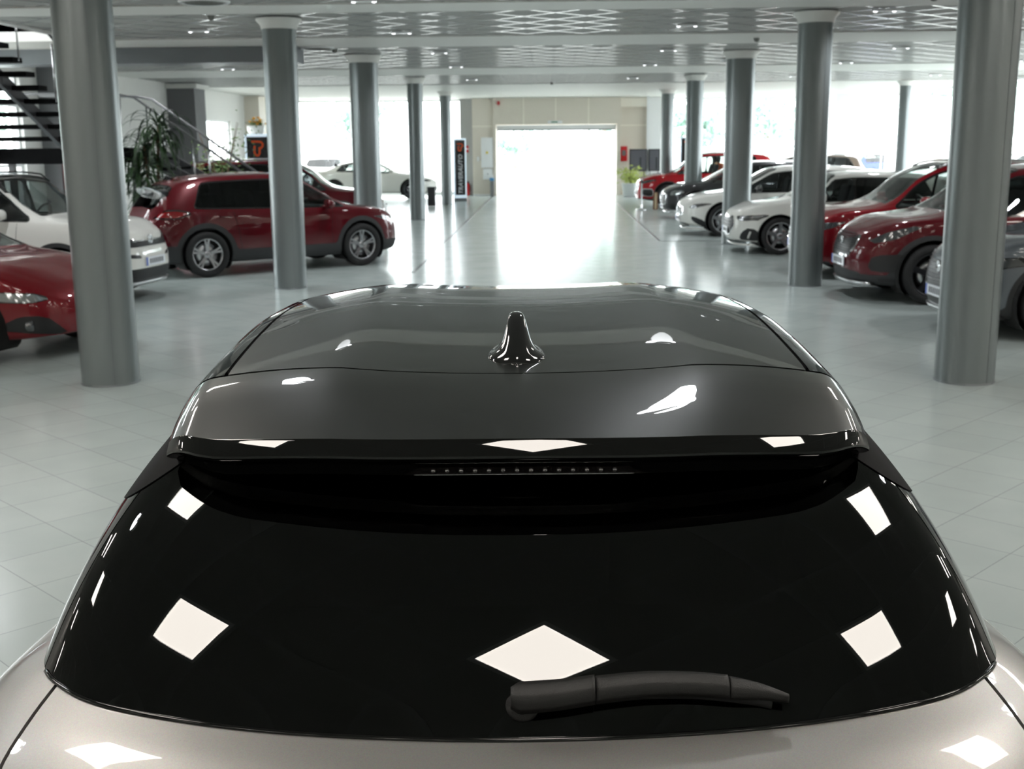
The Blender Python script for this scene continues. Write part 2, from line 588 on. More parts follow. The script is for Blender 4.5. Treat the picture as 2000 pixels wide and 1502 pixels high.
# fluorescent panels fill whole tiles: (u, v) tile indices of the diagonal grid
def tile_centre(u, v):
    return (GX0 + (u - v) * SQ * CA, (u + v + 1) * SQ * CA + GY0)
def tile_index(x, y):
    a, b = (x - GX0) / (SQ * CA), (y - GY0) / (SQ * CA)
    return (math.floor((a + b) / 2), math.floor((b - a) / 2))
PANELS = []                    # filled in below
PANEL_XY = [(0.10, 1.10), (-2.02, 1.52), (2.22, 1.52), (-2.02, 3.22), (2.22, 3.22), (-4.56, 3.22), (4.76, 3.22), (0.10, -2.7), (-3.4, -3.0), (3.4, -3.0), (-6.0, -1.6), (6.0, -1.6)]
for (x, y) in PANEL_XY:
    t = tile_index(x, y)
    if t not in PANELS:
        PANELS.append(t)
NEAR = len(PANELS)
_more = [(-3.9, 5.8), (3.9, 5.8), (-5.8, 5.4), (5.8, 5.4), (-4.8, 7.6), (4.8, 7.6), (-3.0, 6.8), (3.2, 6.8)]  # extra unseen panels, added to brighten the near floor and ceiling
_more += [(x, y) for y in (-9.6, -7.2, -4.9) for x in (-8.5, -6.1, -3.7, -1.3, 1.3, 3.7, 6.1, 8.5)]
_more += [(x, y) for y in (-2.6, -0.3, 2.0, 4.4, 6.7, 9.6, 12.0) for x in (-9.4, -7.4, 7.4, 9.6, 11.8) if not (y > 8 and x < 0)]
for (x, y) in _more:
    if any(a - 0.45 < y < b + 0.45 for a, b in bands):
        continue
    t = tile_index(x, y)
    if t not in PANELS:
        PANELS.append(t)
holes = set(PANELS)
BAR = 0.034
PANEL_HALF = 0.252
for bi, (ya, yb) in enumerate(bays):
    xw_ = WX if WY0 - .1 <= ya < WY1 - 1.5 else XW
    mb = MB()
    bars = MB()
    # every tile of this bay, clipped to the bay
    umin, umax = -60, 120
    for u in range(-40, 110):
        for v in range(-40, 110):
            cx, cyy = tile_centre(u, v)
            if cx < xw_ - 0.5 or cx > XE + 0.5 or cyy < ya - 0.5 or cyy > yb + 0.5:
                continue
            if (u, v) in holes:
                continue
            h = SQ * CA
            poly = [(cx, cyy - h), (cx + h, cyy), (cx, cyy + h), (cx - h, cyy)]
            # Sutherland-Hodgman against the bay
            for ax, lim, sg in ((0, xw_, 1), (0, XE, -1), (1, ya, 1), (1, yb, -1)):
                out = []
                for k in range(len(poly)):
                    p, q = poly[k], poly[(k + 1) % len(poly)]
                    ip, iq = (p[ax] - lim) * sg >= 0, (q[ax] - lim) * sg >= 0
                    if ip:
                        out.append(p)
                    if ip != iq:
                        t = (lim - p[ax]) / (q[ax] - p[ax])
                        out.append((p[0] + t * (q[0] - p[0]), p[1] + t * (q[1] - p[1])))
                poly = out
                if len(poly) < 3:
                    break
            if len(poly) >= 3:
                mb.add([(x, y, CZ) for x, y in poly], [tuple(range(len(poly)))][::1])
    structure(mb.build('ceiling_tiles', M['ceiling_tile']))
    # bars along both diagonals
    for fam in (0, 1):
        for k in range(-80, 160):
            # fam 0: x + y = const ; fam 1: y - x = const
            c = k * SQ / CA
            pts = []
            for yy in (ya, yb):
                xx = GX0 + (c - (yy - GY0) if fam == 0 else (yy - GY0) - c)
                pts.append([xx, yy])
            (x0, y0), (x1, y1) = pts
            # clip in x
            t0, t1 = 0.0, 1.0
            dx = x1 - x0
            for lim, sg in ((xw_, 1), (XE, -1)):
                a0, a1 = (x0 - lim) * sg, (x1 - lim) * sg
                if a0 < 0 and a1 < 0:
                    t0, t1 = 1, 0
                elif a0 < 0:
                    t0 = max(t0, a0 / (a0 - a1))
                elif a1 < 0:
                    t1 = min(t1, a0 / (a0 - a1))
            if t1 - t0 < 1e-3:
                continue
            p = Vector((x0 + dx * t0, y0 + (y1 - y0) * t0, 0))
            q = Vector((x0 + dx * t1, y0 + (y1 - y0) * t1, 0))
            d = (q - p).normalized()
            s = Vector((-d.y, d.x, 0)) * BAR / 2
            zb = CZ - 0.004 - fam * 0.001
            v8 = [p - s, p + s, q + s, q - s]
            bars.add([(w.x, w.y, zb) for w in v8] + [(w.x, w.y, CZ + 0.004) for w in v8],
                     [(0, 1, 2, 3), (0, 4, 5, 1), (2, 6, 7, 3), (1, 5, 6, 2), (3, 7, 4, 0)])
    structure(bars.build('ceiling_grid_bars', M['t_bar']))

# ---- recessed light panels
where = ['over the foot of the rear window', 'over the left side of the rear window', 'over the right side of the rear window',
         'over the left of the car roof', 'over the right of the car roof', 'far left of the silver car roof', 'far right of the silver car roof',
         'behind the camera in the middle', 'behind the camera on the left', 'behind the camera on the right',
         'farther left behind the camera', 'farther right behind the camera']
for i, (u, v) in enumerate(PANELS):
    cx, cyy = tile_centre(u, v)
    e = empty('ceiling_light', (cx, cyy, CZ), PI / 4)
    tag(e, 'square white recessed ceiling light panel ' + where[i] if i < NEAR else 'added square ceiling light brightening the hall, out of view in the diagonal tile grid', 'ceiling light', 'recessed ceiling light panels')
    g, h = SQ / 2 - 0.012, PANEL_HALF
    fr = MB()
    for a, b, c, d in ((-g, g, -g, -h), (-g, g, h, g), (-g, -h, -h, h), (h, g, -h, h)):
        fr.box(a, b, c, d, -0.004, 0.05)
    fr.build('frame', M['white_metal'], e)
    MB().box(-h, h, -h, h, 0.012, 0.03).build('diffuser', M['lamp_panel'], e)

# ---- soffit beam on the left, a hanging drop below the ceiling
structure(slab('trim_11', XW, -4.3, 20.5, 21.2, CZ - 0.28, CZ - 0.021, M['grey_frame']))

# ---- stairwell shaft above the opening on the left
UZ = 6.4
structure(slab('ceiling_upper', XW - .25, WX + .12, WY0 - .12, WY1 + .12, UZ, UZ + .15, M['plaster']))
structure(slab('wall_shaft_right', WX, WX + .12, WY0, WY1, CZ - .03, UZ, M['wall_white']))
structure(slab('wall_shaft_near', XW, WX, WY0 - .12, WY0, CZ - .03, UZ, M['wall_white']))
structure(slab('wall_shaft_far', XW, WX, WY1, WY1 + .12, CZ - .03, UZ, M['wall_white']))
structure(MB().box(XW - .25, XW, WY0, 14.0, CZ + .3, UZ).box(XW - .25, XW, 14.0, WY1, CZ + .3, 4.1).box(XW - .25, XW, 14.0, WY1, 5.9, UZ).box(XW - .25, XW, 19.6, WY1, 4.1, 5.9).build('wall_shaft_left', M['wall_white']))

# ---- walls
def wall_with_holes(name, mat, axis, pos, thick, a0, a1, z0, z1, holes_):
    """wall plane with rectangular openings (a0,a1,z0,z1)"""
    mb = MB()
    cuts = sorted({a0, a1} | {h[0] for h in holes_} | {h[1] for h in holes_})
    for s, e_ in zip(cuts[:-1], cuts[1:]):
        zs = [(z0, z1)]
        for h in holes_:
            if h[0] <= s + 1e-6 and h[1] >= e_ - 1e-6:
                nz = []
                for (p, q) in zs:
                    if h[2] > p:
                        nz.append((p, min(q, h[2])))
                    if h[3] < q:
                        nz.append((max(p, h[3]), q))
                zs = nz
        for (p, q) in zs:
            if q - p < 1e-4:
                continue
            if axis == 'x':
                mb.box(pos, pos + thick, s, e_, p, q)
            else:
                mb.box(s, e_, pos, pos + thick, p, q)
    return structure(mb.build(name, mat))

wl_holes = [(15.5, 23.2, 0.25, 3.35), (34.9, 38.6, 0.1, 2.72)]
wall_with_holes('wall_left', M['wall_white'], 'x', XW - 0.25, 0.25, YS, YN, 0, CZ + .3, wl_holes)
wall_with_holes('wall_back', M['wall_white'], 'y', YS - 0.25, 0.25, XW - .25, XE + .25, 0, CZ + .3, [])
wall_with_holes('wall_right', M['wall_white'], 'x', XE, 0.25, YS, YN, 0, CZ + .3, [(24.0, YN, 0.12, 3.58)])
wall_with_holes('wall_far', M['wall_white'], 'y', YN, 0.25, XW - .25, XE, 0, CZ + .3,
                [(-9.8, -3.35, 0.08, 3.58), (-2.0, 2.6, 0.0, 2.62), (4.3, XE, 0.08, 3.58)])

def glazing(name, axis, pos, a0, a1, z0, z1, n, rails=(), mw=0.045):
    e = empty(name, (pos, (a0 + a1) / 2, z0) if axis == 'x' else ((a0 + a1) / 2, pos, z0))
    structure(e)
    ox, oy, oz = e.location
    fr, gl = MB(), MB()
    def bx(m_, s, t, p, q, w):
        if axis == 'x':
            m_.box(pos - w - ox, pos + w - ox, s - oy, t - oy, p - oz, q - oz)
        else:
            m_.box(s - ox, t - ox, pos - w - oy, pos + w - oy, p - oz, q - oz)
    for k in range(n + 1):
        c = a0 + (a1 - a0) * k / n
        c = min(max(c, a0 + mw / 2), a1 - mw / 2)
        bx(fr, c - mw / 2, c + mw / 2, z0, z1, mw * .7)
    for z in (z0 + mw / 2, z1 - mw / 2) + tuple(rails):
        bx(fr, a0, a1, z - mw / 2, z + mw / 2, mw * .6)
    bx(gl, a0, a1, z0, z1, 0.006)
    structure(fr.build('window_frame', M['white_metal'], e))
    structure(gl.build('window_glass', M['window_glass'], e))
    return e
glazing('window_1', 'x', XW - 0.12, 15.5, 23.2, 0.25, 3.35, 6, (1.6, 2.75))
glazing('window_2', 'x', XW - 0.12, 34.9, 38.6, 0.1, 2.72, 2)
glazing('window_3', 'x', XE + 0.12, 24.0, YN + .1, 0.12, 3.58, 6, ())
glazing('window_4', 'y', YN + 0.12, -9.8, -3.35, 0.08, 3.58, 3, ())
glazing('window_5', 'y', YN + 0.12, 4.3, XE, 0.08, 3.58, 4, ())

# ---- far porch: beige panelled surround of the wide glass door, standing proud of the far wall
PY = YN - 1.2
porch = MB()
porch.box(-2.85, -2.06, PY, YN, 0, CZ - .03)            # left return panel
porch.box(-1.96, 2.56, PY - 0.12, YN, 2.62, CZ - .03)   # header
porch.box(-2.06, -1.96, PY - 0.12, YN, 0, CZ - .03)
porch.box(2.56, 2.70, PY - 0.12, YN, 0, CZ - .03)
porch.box(2.70, 3.75, PY + 0.5, YN, 0, CZ - .03)        # right, set back
structure(porch.build('wall_porch', M['beige']))
strips = MB()
for x in (-0.92, 0.28, 1.5):
    strips.box(x - .025, x + .025, PY - 0.135, PY - 0.12, 2.62, CZ - .03)
for x0, x1, z in ((-2.85, -2.06, 2.55),):
    strips.box(x0, x1, PY - .012, PY, z, z + .05)
strips.box(2.7, 3.75, PY + 0.485, PY + .5, 2.55, 2.6)
strips.box(2.7, 3.75, PY + 0.3, PY + .5, 3.25, CZ - .03)
structure(strips.build('trim_12', M['beige_light']))
structure(slab('trim_13', 3.75, 4.3, PY + 0.2, YN, 0, CZ - .03, M['white_metal']))
structure(slab('trim_14', -3.35, -2.86, PY + 0.5, YN, 0, CZ - .03, M['t_bar']))
structure(slab('baseboard_far', -2.85, -2.06, PY - .02, PY, 0, 0.07, M['white_metal']))
# sliding glass door
dr = structure(empty('door_1', (0.3, PY + 0.1, 0)))
fr = MB()
fr.box(-2.24, 2.24, -.06, .06, 2.45, 2.6)
for x in (-2.2, -1.12, 0, 1.12, 2.2):
    fr.box(x - .02, x + .02, -.03, .03, 0, 2.45) if abs(x) > 2 else fr.box(x - .012, x + .012, -.02, .02, 0, 2.45)
fr.box(-2.2, 2.2, -.02, .02, 0.0, 0.03)
structure(fr.build('door_frame', M['white_metal'], dr))
structure(MB().box(-2.2, 2.2, -.06, -.03, 2.40, 2.45).build('door_track', M['grey_frame'], dr))
structure(MB().box(-2.18, 2.18, -.006, .006, 0.03, 2.42).build('door_glass', M['window_glass'], dr))

# ---- left wall pilasters
for i, (y0, y1, px, m_) in enumerate([(24.0, 24.9, 0.35, 'grey_wall'), (32.2, 33.2, 0.75, 'grey_wall'), (40.4, 42.6, 0.5, 'beige')]):
    structure(slab('trim_%d' % (15 + i), XW, XW + px, y0, y1, 0, CZ - (0.03 if i != 1 else 0.15), M[m_]))
structure(slab('trim_18', XW, XW + 0.85, 32.1, 33.3, CZ - .15, CZ - .03, M['plaster']))

# ---- round columns
def column(x, y, r, label):
    e = empty('column', (x, y, 0))
    tag(e, label, 'column', 'round metal clad columns')
    MB().lathe([(r, 0.012), (r, CZ - 0.10)], 48).build('shaft', M['column_metal'], e)
    MB().lathe([(r + .004, 0.0), (r + .006, 0.012), (r - .01, 0.014)], 48).build('base_ring', M['grey_frame'], e)
    cp = MB().lathe([(r - .02, CZ - 0.16), (r + 0.012, CZ - 0.155), (r + .02, CZ - .10), (r + 0.075, CZ - .045), (r + .08, CZ - .02)], 48)
    cp.build('capital', M['plaster'], e)
    # the two vertical joints of the cladding
    sm = MB()
    for a in (math.radians(-62), math.radians(118)):
        cx, sx = math.cos(a), math.sin(a)
        sm.box(-.003, .003, -.002, .002, .014, CZ - .16, Matrix.Translation((cx * r, sx * r, 0)) @ Matrix.Rotation(a + PI / 2, 4, 'Z'))
    sm.build('cladding_joint', M['grey_frame'], e)
    return e
cols = [(-3.70, 9.58, .235, 'grey metal round column nearest on the left'), (3.43, 9.58, .235, 'grey metal round column nearest on the right'),
        (-3.60, 16.17, .225, 'grey metal round column in front of the burgundy crossover'), (3.53, 16.17, .225, 'grey round column between the white hatchback and the red crossovers'),
        (-3.51, 22.9, .27, 'third round column from the camera on the left, at the nose of the burgundy car'), (3.63, 22.9, .27, 'third round column on the right, behind the white hatchback bonnet'),
        (-3.42, 30.8, .20, 'fourth slim round column on the left, beside the black bin'), (3.74, 30.8, .22, 'fourth round column on the right, behind the dark grey saloon bonnet'),
        (-3.33, 38.75, .18, 'farthest round column on the left, beside the tall black sign'), (3.84, 38.75, .20, 'farthest round column on the right, behind the bright red car'),
        (10.2, 34.7, .17, 'pale round column by the right windows near the blue car')]
for c in cols:
    column(*c)
structure(slab('trim_19', 9.95, 10.35, 41.8, 42.2, 0, 3.55, M['white_metal']))

# ---- ceiling fittings
def vent(x, y, r, label):
    e = empty('ceiling_vent', (x, y, CZ - .02))
    tag(e, label, 'vent', 'round ceiling vents')
    MB().lathe([(r, 0), (r, -.015), (r * .92, -.03), (r * .88, -.012)], 32).build('rim', M['white_metal'], e)
    mb = MB()
    for k in range(1, 5):
        q = r * .88 * k / 5
        mb.lathe([(q, -.012), (q + .012, -.028), (q + .016, -.02)], 32)
    mb.lathe([(0.001, -.011), (r * .9, -.011)], 32)
    mb.build('louvre', M['vent_grey'], e)
vent(-4.0, 14.1, .30, 'round grey ceiling vent between the two near left columns')
vent(-4.0, 20.9, .30, 'round ceiling vent right of the second left column top')
vent(3.9, 25.1, .36, 'round ceiling vent before the slim right columns')
vent(9.5, 26.4, .4, 'round ceiling vent at far right under the bright ceiling')
def smoke(x, y, label):
    e = empty('smoke_detector', (x, y, CZ - .015))
    tag(e, label, 'smoke detector', 'ceiling smoke detectors')
    MB().lathe([(0.001, -.075), (.03, -.07), (.045, -.045), (.05, -.02), (.052, -.018), (.055, 0)], 24).build('sensor_head', M['vent_grey'], e)
    MB().lathe([(.06, -.012), (.065, 0)], 24).build('mounting_ring', M['white_metal'], e)
for x, y, l in ((4.5, 14.4, 'grey smoke detector beside the second right column top'), (3.4, 19.9, 'grey smoke detector beyond the third right column'),
                (-4.35, 15.6, 'smoke detector under the vent on the left'), (-3.75, 21.2, 'smoke detector beside the round vent on the left'), (0.1, 33.5, 'small dark smoke detector before the glass door')):
    smoke(x, y, l)
def downlight(x, y, label, power=0, group='twin ceiling spotlights'):
    e = empty('spotlight', (x, y, CZ - .015))
    tag(e, label, 'spotlight', group)
    MB().rbox((0, 0, -.012), (.3, .12, .03), .01).build('housing', M['white_metal'], e)
    for s in (-1, 1):
        MB().lathe([(.001, -.04), (.02, -.037), (.028, -.027), (.03, -.02)], 16, (s * .12, 0, 0)).build('bulb', M['lamp_white' if y > 9 else 'lamp_small'], e)
    if power:
        ld = bpy.data.lights.new('spotlight_beam', 'SPOT')
        ld.energy = power
        ld.spot_size = math.radians(150)
        ld.spot_blend = 0.8
        ld.shadow_soft_size = 0.12
        ld.color = (0.95, 0.98, 1.0)
        lo = bpy.data.objects.new('spotlight_beam', ld)
        COL.objects.link(lo)
        lo.parent = e
        lo.location = (0, 0, -.08)
for x, y, l in ((-2.15, 14.2, 'twin spotlight on the ceiling above the middle left columns'), (4.35, 15.9, 'twin spotlight right of the second right column'),
                (-5.1, 17.6, 'twin spotlight before the grey beam'), (-2.2, 18.2, 'twin spotlight between the left columns and the aisle'), (2.0, 17.6, 'twin spotlight over the aisle on the right')):
    downlight(x, y, l, 108)
for x, y, l in ((-1.57, 8.0, 'twin spotlight above the left half of the silver car bonnet'), (-1.56, 5.1, 'twin spotlight above the left edge of the car roof'), (.72, 8.0, 'twin spotlight above the right half of the silver car bonnet'),
                (.62, 4.3, 'twin spotlight above the right half of the car roof'), (-3.2, 3.5, 'twin spotlight left of the car roof'), (2.9, 4.4, 'twin spotlight right of the car roof')):
    downlight(x, y, l, 26)
for y in (12.6, 22.2, 26.2, 31.5):  # rows of extra fixtures, added to brighten the middle of the hall
    for x in (-7.0, -2.0, 2.2, 6.4, 10.0):
        if y < 13 and x < 0:
            x += .6
        downlight(x, y, 'added twin spotlight brightening the hall, in the even rows along the ceiling', 108, 'added fill spotlights in rows along the hall')
# ------------------------------------------------------------------ cars
def section_counts():
    return [2, 2, 3, 3, 3, 3, 5, 6, 4, 7]

class CarShape:
    def __init__(s, sp):
        s.sp = sp
        s.L, s.W = sp['L'], sp['W']
        s.top, s.belt, s.rw = pchip(sp['top']), pchip(sp['belt']), pchip(sp['rw'])
        s.bot = pchip(sp.get('bot', [(-s.L / 2, .26), (-s.L / 2 + .5, .2), (s.L / 2 - .5, .2), (s.L / 2, .24)]))
        s.nf, s.nr = sp.get('nf', 4.2), sp.get('nr', 5.0)
        s.fprof = pchip(sp.get('fprof', [(.15, -.10), (.3, -.02), (.45, 0), (.6, -.01), (.75, -.05), (.95, -.14)]))
        s.rprof = pchip(sp.get('rprof', [(.15, -.10), (.35, -.01), (.55, 0), (.8, -.04), (1.0, -.09), (1.3, -.13)]))
        s.drop = sp.get('drop', .075)
    def plan(s, t):
        n = s.nf if t > 0 else s.nr
        return max(0.02, (1 - min(abs(t), .99999) ** n) ** (1 / n))
    def section(s, t):
        """control points of one half section, y >= 0, and x"""
        xu = t * s.L / 2
        B, T = float(s.bot(xu)), float(s.top(xu))
        Bz = min(float(s.belt(xu)), T - .045)
        h = s.W / 2 * s.plan(t)
        r = float(s.rw(xu)) * s.plan(t)
        dz = Bz - B
        hood = max(0.0, min(1.0, (T - Bz - .08) / .2))      # 0 on the bonnet, 1 in the cabin
        drop = .03 + (s.drop - .03) * hood
        p6 = (.955 * h, Bz)
        p8 = (min(r, .93 * h), T - drop)
        p7 = ((p6[0] + p8[0]) / 2 + .022 * hood * s.plan(t), (p6[1] + p8[1]) / 2 + .01)
        C = [(0, B), (.80 * h, B), (.95 * h, B + .05 * dz / .7), (.99 * h, B + .25 * dz), (1.0 * h, B + .52 * dz), (.985 * h, B + .84 * dz),
             p6, p7, p8, (.74 * p8[0], T - .33 * drop), (0, T)]
        return xu, C
    def pts(s, t):
        xu, C = s.section(t)
        S, tt = catmull(C, section_counts())
        y, z = S[:, 0], S[:, 1]
        k = abs(t)
        w = max(0.0, (k - .72) / .28)
        w = w * w * (3 - 2 * w)
        x = xu + (s.fprof(z) if t > 0 else -s.rprof(z)) * w
        return x, y, z, tt, xu
    def grid(s):
        core = list(np.linspace(-.86, .86, s.sp.get('n', 64)))
        ends = []
        for a in np.linspace(0.06, 1.0, 13):
            ends.append(a)
        def end(n):
            out = []
            for a in np.linspace(.10, .92, 12):
                p = a
                out.append((1 - p ** n) ** (1 / n))
            return sorted([e for e in out if e > .875]) 
        ts = [-e for e in reversed(end(s.nr) + [.99998])] + core + end(s.nf) + [.99998]
        ts = sorted(set(ts))
        P, A = [], []
        xs = np.array([t * s.L / 2 for t in ts])
        hs = np.array([s.W / 2 * s.plan(t) for t in ts])
        seg = np.hypot(np.diff(xs), np.diff(hs))
        wf = np.concatenate([np.cumsum(seg[::-1])[::-1], [0]]) + hs[-1]
        wr = np.concatenate([[0], np.cumsum(seg)]) + hs[0]
        for i, t in enumerate(ts):
            x, y, z, tt, xu = s.pts(t)
            m = len(y) - 1
            half = np.stack([x, y, z], 1)
            at = np.stack([tt, np.full(m + 1, wf[i]), np.full(m + 1, wr[i]), np.full(m + 1, xu)], 1)
            # towards the centre line the fascia distance shrinks with y
            fr = np.clip(y / max(hs[i], 1e-6), 0, 1)
            oth = half[1:m][::-1] * [1, -1, 1]
            P.append(np.vstack([half, oth]))
            A.append(np.vstack([at, at[1:m][::-1]]))
        R = len(P[0])
        F = []
        n = len(ts)
        for i in range(n - 1):
            for k in range(R):
                k2 = (k + 1) % R
                F.append((i * R + k, i * R + k2, (i + 1) * R + k2, (i + 1) * R + k))
        m = R // 2
        for k in range(m):
            a, b, c, d = k, k + 1, (R - k - 1) % R, (R - k) % R
            q = [a, b] + ([c] if c != b else []) + ([d] if d != a else [])
            if len(q) > 2:
                F.append(tuple(reversed(q)))
                F.append(tuple((n - 1) * R + e for e in q))
        return Skin(np.vstack(P), np.vstack(A), F)
    def side_point(s, x, z, y_sign=1, off=0.0):
        """point of the side surface at x, z"""
        t = x / (s.L / 2)
        px, py, pz, tt, xu = s.pts(t)
        m = (tt >= 2) & (tt <= 8.01)
        y = float(np.interp(z, pz[m], py[m]))
        return Vector((x, (y + off) * y_sign, z))
    def nose_x(s, z, y=0.0, rear=False):
        n = s.nr if rear else s.nf
        k = min(.98, abs(y) / (s.W / 2))
        t = (1 - k ** n) ** (1 / n)
        pr = float((s.rprof if rear else s.fprof)(z))
        return (s.L / 2 * t + pr) * (-1 if rear else 1)

def make_wheel(root, x, ysgn, track, r, width, spokes, dark=False, double=False, rim_r=None):
    rim_r = rim_r or r * .74
    y0 = track * ysgn
    w = width / 2
    t = MB()
    prof = [(rim_r, -w * .86), (rim_r + .012, -w), (r * .93, -w), (r * .985, -w * .82), (r, -w * .5), (r, w * .5), (r * .985, w * .82), (r * .93, w), (rim_r + .012, w), (rim_r, w * .86)]
    t.lathe(prof, 44, axis='y', closed=True)
    tire = t.build('tire', M['rubber'], root, (x, y0, r))
    m = M['alloy_dark'] if dark else M['alloy']
    rb = MB()
    o = w * .80 * ysgn
    rb.lathe([(rim_r, -w * .8 * ysgn), (rim_r - .012, -w * .7 * ysgn), (rim_r - .03, 0), (rim_r - .012, o * .9), (rim_r + .004, o), (rim_r - .012, o * 1.03), (rim_r - .022, o * .92)], 40, axis='y')
    rb.lathe([(0.001, o * .82), (.03, o * .84), (.052, o * .78), (.062, o * .6), (.065, 0)], 24, axis='y')
    for k in range(spokes):
        a0 = 2 * PI * k / spokes + PI / 2
        for da in ((-.14, .14) if double else (0,)):
            a = a0 + da
            ww = .018 if double else .034
            a_in = a0 + da * .35
            pts = []
            for q, (rr, an, hw, yy) in enumerate([(.045, a_in, ww * 1.1, .72), (rim_r * .55, (a + a_in) / 2, ww * .8, .80), (rim_r - .012, a, ww * 1.0, .88)]):
                c = Vector((rr * math.cos(an), 0, rr * math.sin(an)))
                tn = Vector((-math.sin(an), 0, math.cos(an)))
                for sg in (-1, 1):
                    pts.append(c + tn * hw * sg + Vector((0, o * yy, 0)))
                for sg in (1, -1):
                    pts.append(c + tn * hw * sg * 1.25 + Vector((0, o * (yy - .3), 0)))
            fs = []
            for q in range(2):
                b = q * 4
                fs += [(b, b + 1, b + 5, b + 4), (b + 1, b + 2, b + 6, b + 5), (b + 2, b + 3, b + 7, b + 6), (b + 3, b, b + 4, b + 7)]
            rb.add(pts, fs)
    rb.build('rim', m, tire)
    bd = MB().lathe([(.03, -.01), (rim_r * .7, -.01), (rim_r * .7, .012), (.03, .012)], 32, (0, w * .1 * ysgn, 0), 'y', True)
    bd.build('brake_disc', M['steel'], tire)
    bk = MB().lathe([(0.001, -.02), (rim_r * .98, -.02)], 24, (0, -w * .1 * ysgn, 0), 'y')
    bk.build('hub_shield', M['seam'], tire)
    return tire

def make_well(root, x, ysgn, r, y_out, y_in):
    mb = MB()
    R = r + .055
    prof = [(R, y_out), (R, y_in), (.001, y_in)]
    mb.lathe([(a, b * ysgn) for a, b in prof], 28, axis='y')
    # keep only what lies above the ground
    vs_ = [(p[0], p[1], max(p[2], -r + .12)) for p in mb.v]
    mb.v = vs_
    mb.build('wheel_well', M['seam'], root, (x, 0, r))

def make_seats(root, sp, shp):
    bz = float(shp.belt(0))
    floor_z = bz - .22
    hp = .955 * shp.W / 2
    x0, x1 = sp['cabin']
    mb = MB()
    mb.box(x0, x1, -hp + .06, hp - .06, floor_z - .04, floor_z)
    mb.build('cabin_floor', M['cabin'], root)
    roof = float(shp.top(-.2))
    for sx, n in ((sp.get('seat_x', -.05), 2), (sp.get('seat_x', -.05) - .85, 2)):
        for sg in (-1, 1):
            s = MB()
            T = Matrix.Translation((sx - .12, sg * .36, bz + .02)) @ Matrix.Rotation(math.radians(-14), 4, 'Y')
            s.rbox((0, 0, -.02), (.13, .50, .56), .05, T)
            st = s.build('seat', M['seat_fabric'], root)
            h = MB()
            T2 = Matrix.Translation((sx - .25, sg * .36, min(bz + .42, roof - .2))) @ Matrix.Rotation(math.radians(-8), 4, 'Y')
            h.rbox((0, 0, 0), (.10, .26, .19), .045, T2)
            h.tube([T2 @ Vector((0, -.06, -.18)), T2 @ Vector((0, -.06, 0))], .008, 6)
            h.tube([T2 @ Vector((0, .06, -.18)), T2 @ Vector((0, .06, 0))], .008, 6)
            h.build('headrest', M['seat_fabric'], st)
    dx = x1 - .42
    d = MB()
    d.rbox((dx + .12, 0, bz - .06), (.5, 2 * hp - .2, .16), .05)
    d.build('dashboard', M['cabin'], root)
    w = MB()
    T = Matrix.Translation((dx - .22, .36, bz + .0)) @ Matrix.Rotation(math.radians(-65), 4, 'Y')
    w.tube([T @ Vector((.18 * math.cos(a), .18 * math.sin(a), 0)) for a in np.linspace(0, 2 * PI, 24, endpoint=False)], .014, 8, True)
    w.tube([T @ Vector((0, -.17, 0)), T @ Vector((0, 0, -.03)), T @ Vector((0, .17, 0))], .018, 6)
    w.tube([T @ Vector((0, 0, -.03)), T @ Vector((0, 0, -.16))], .03, 8)
    w.build('steering_wheel', M['black_plastic'], root)

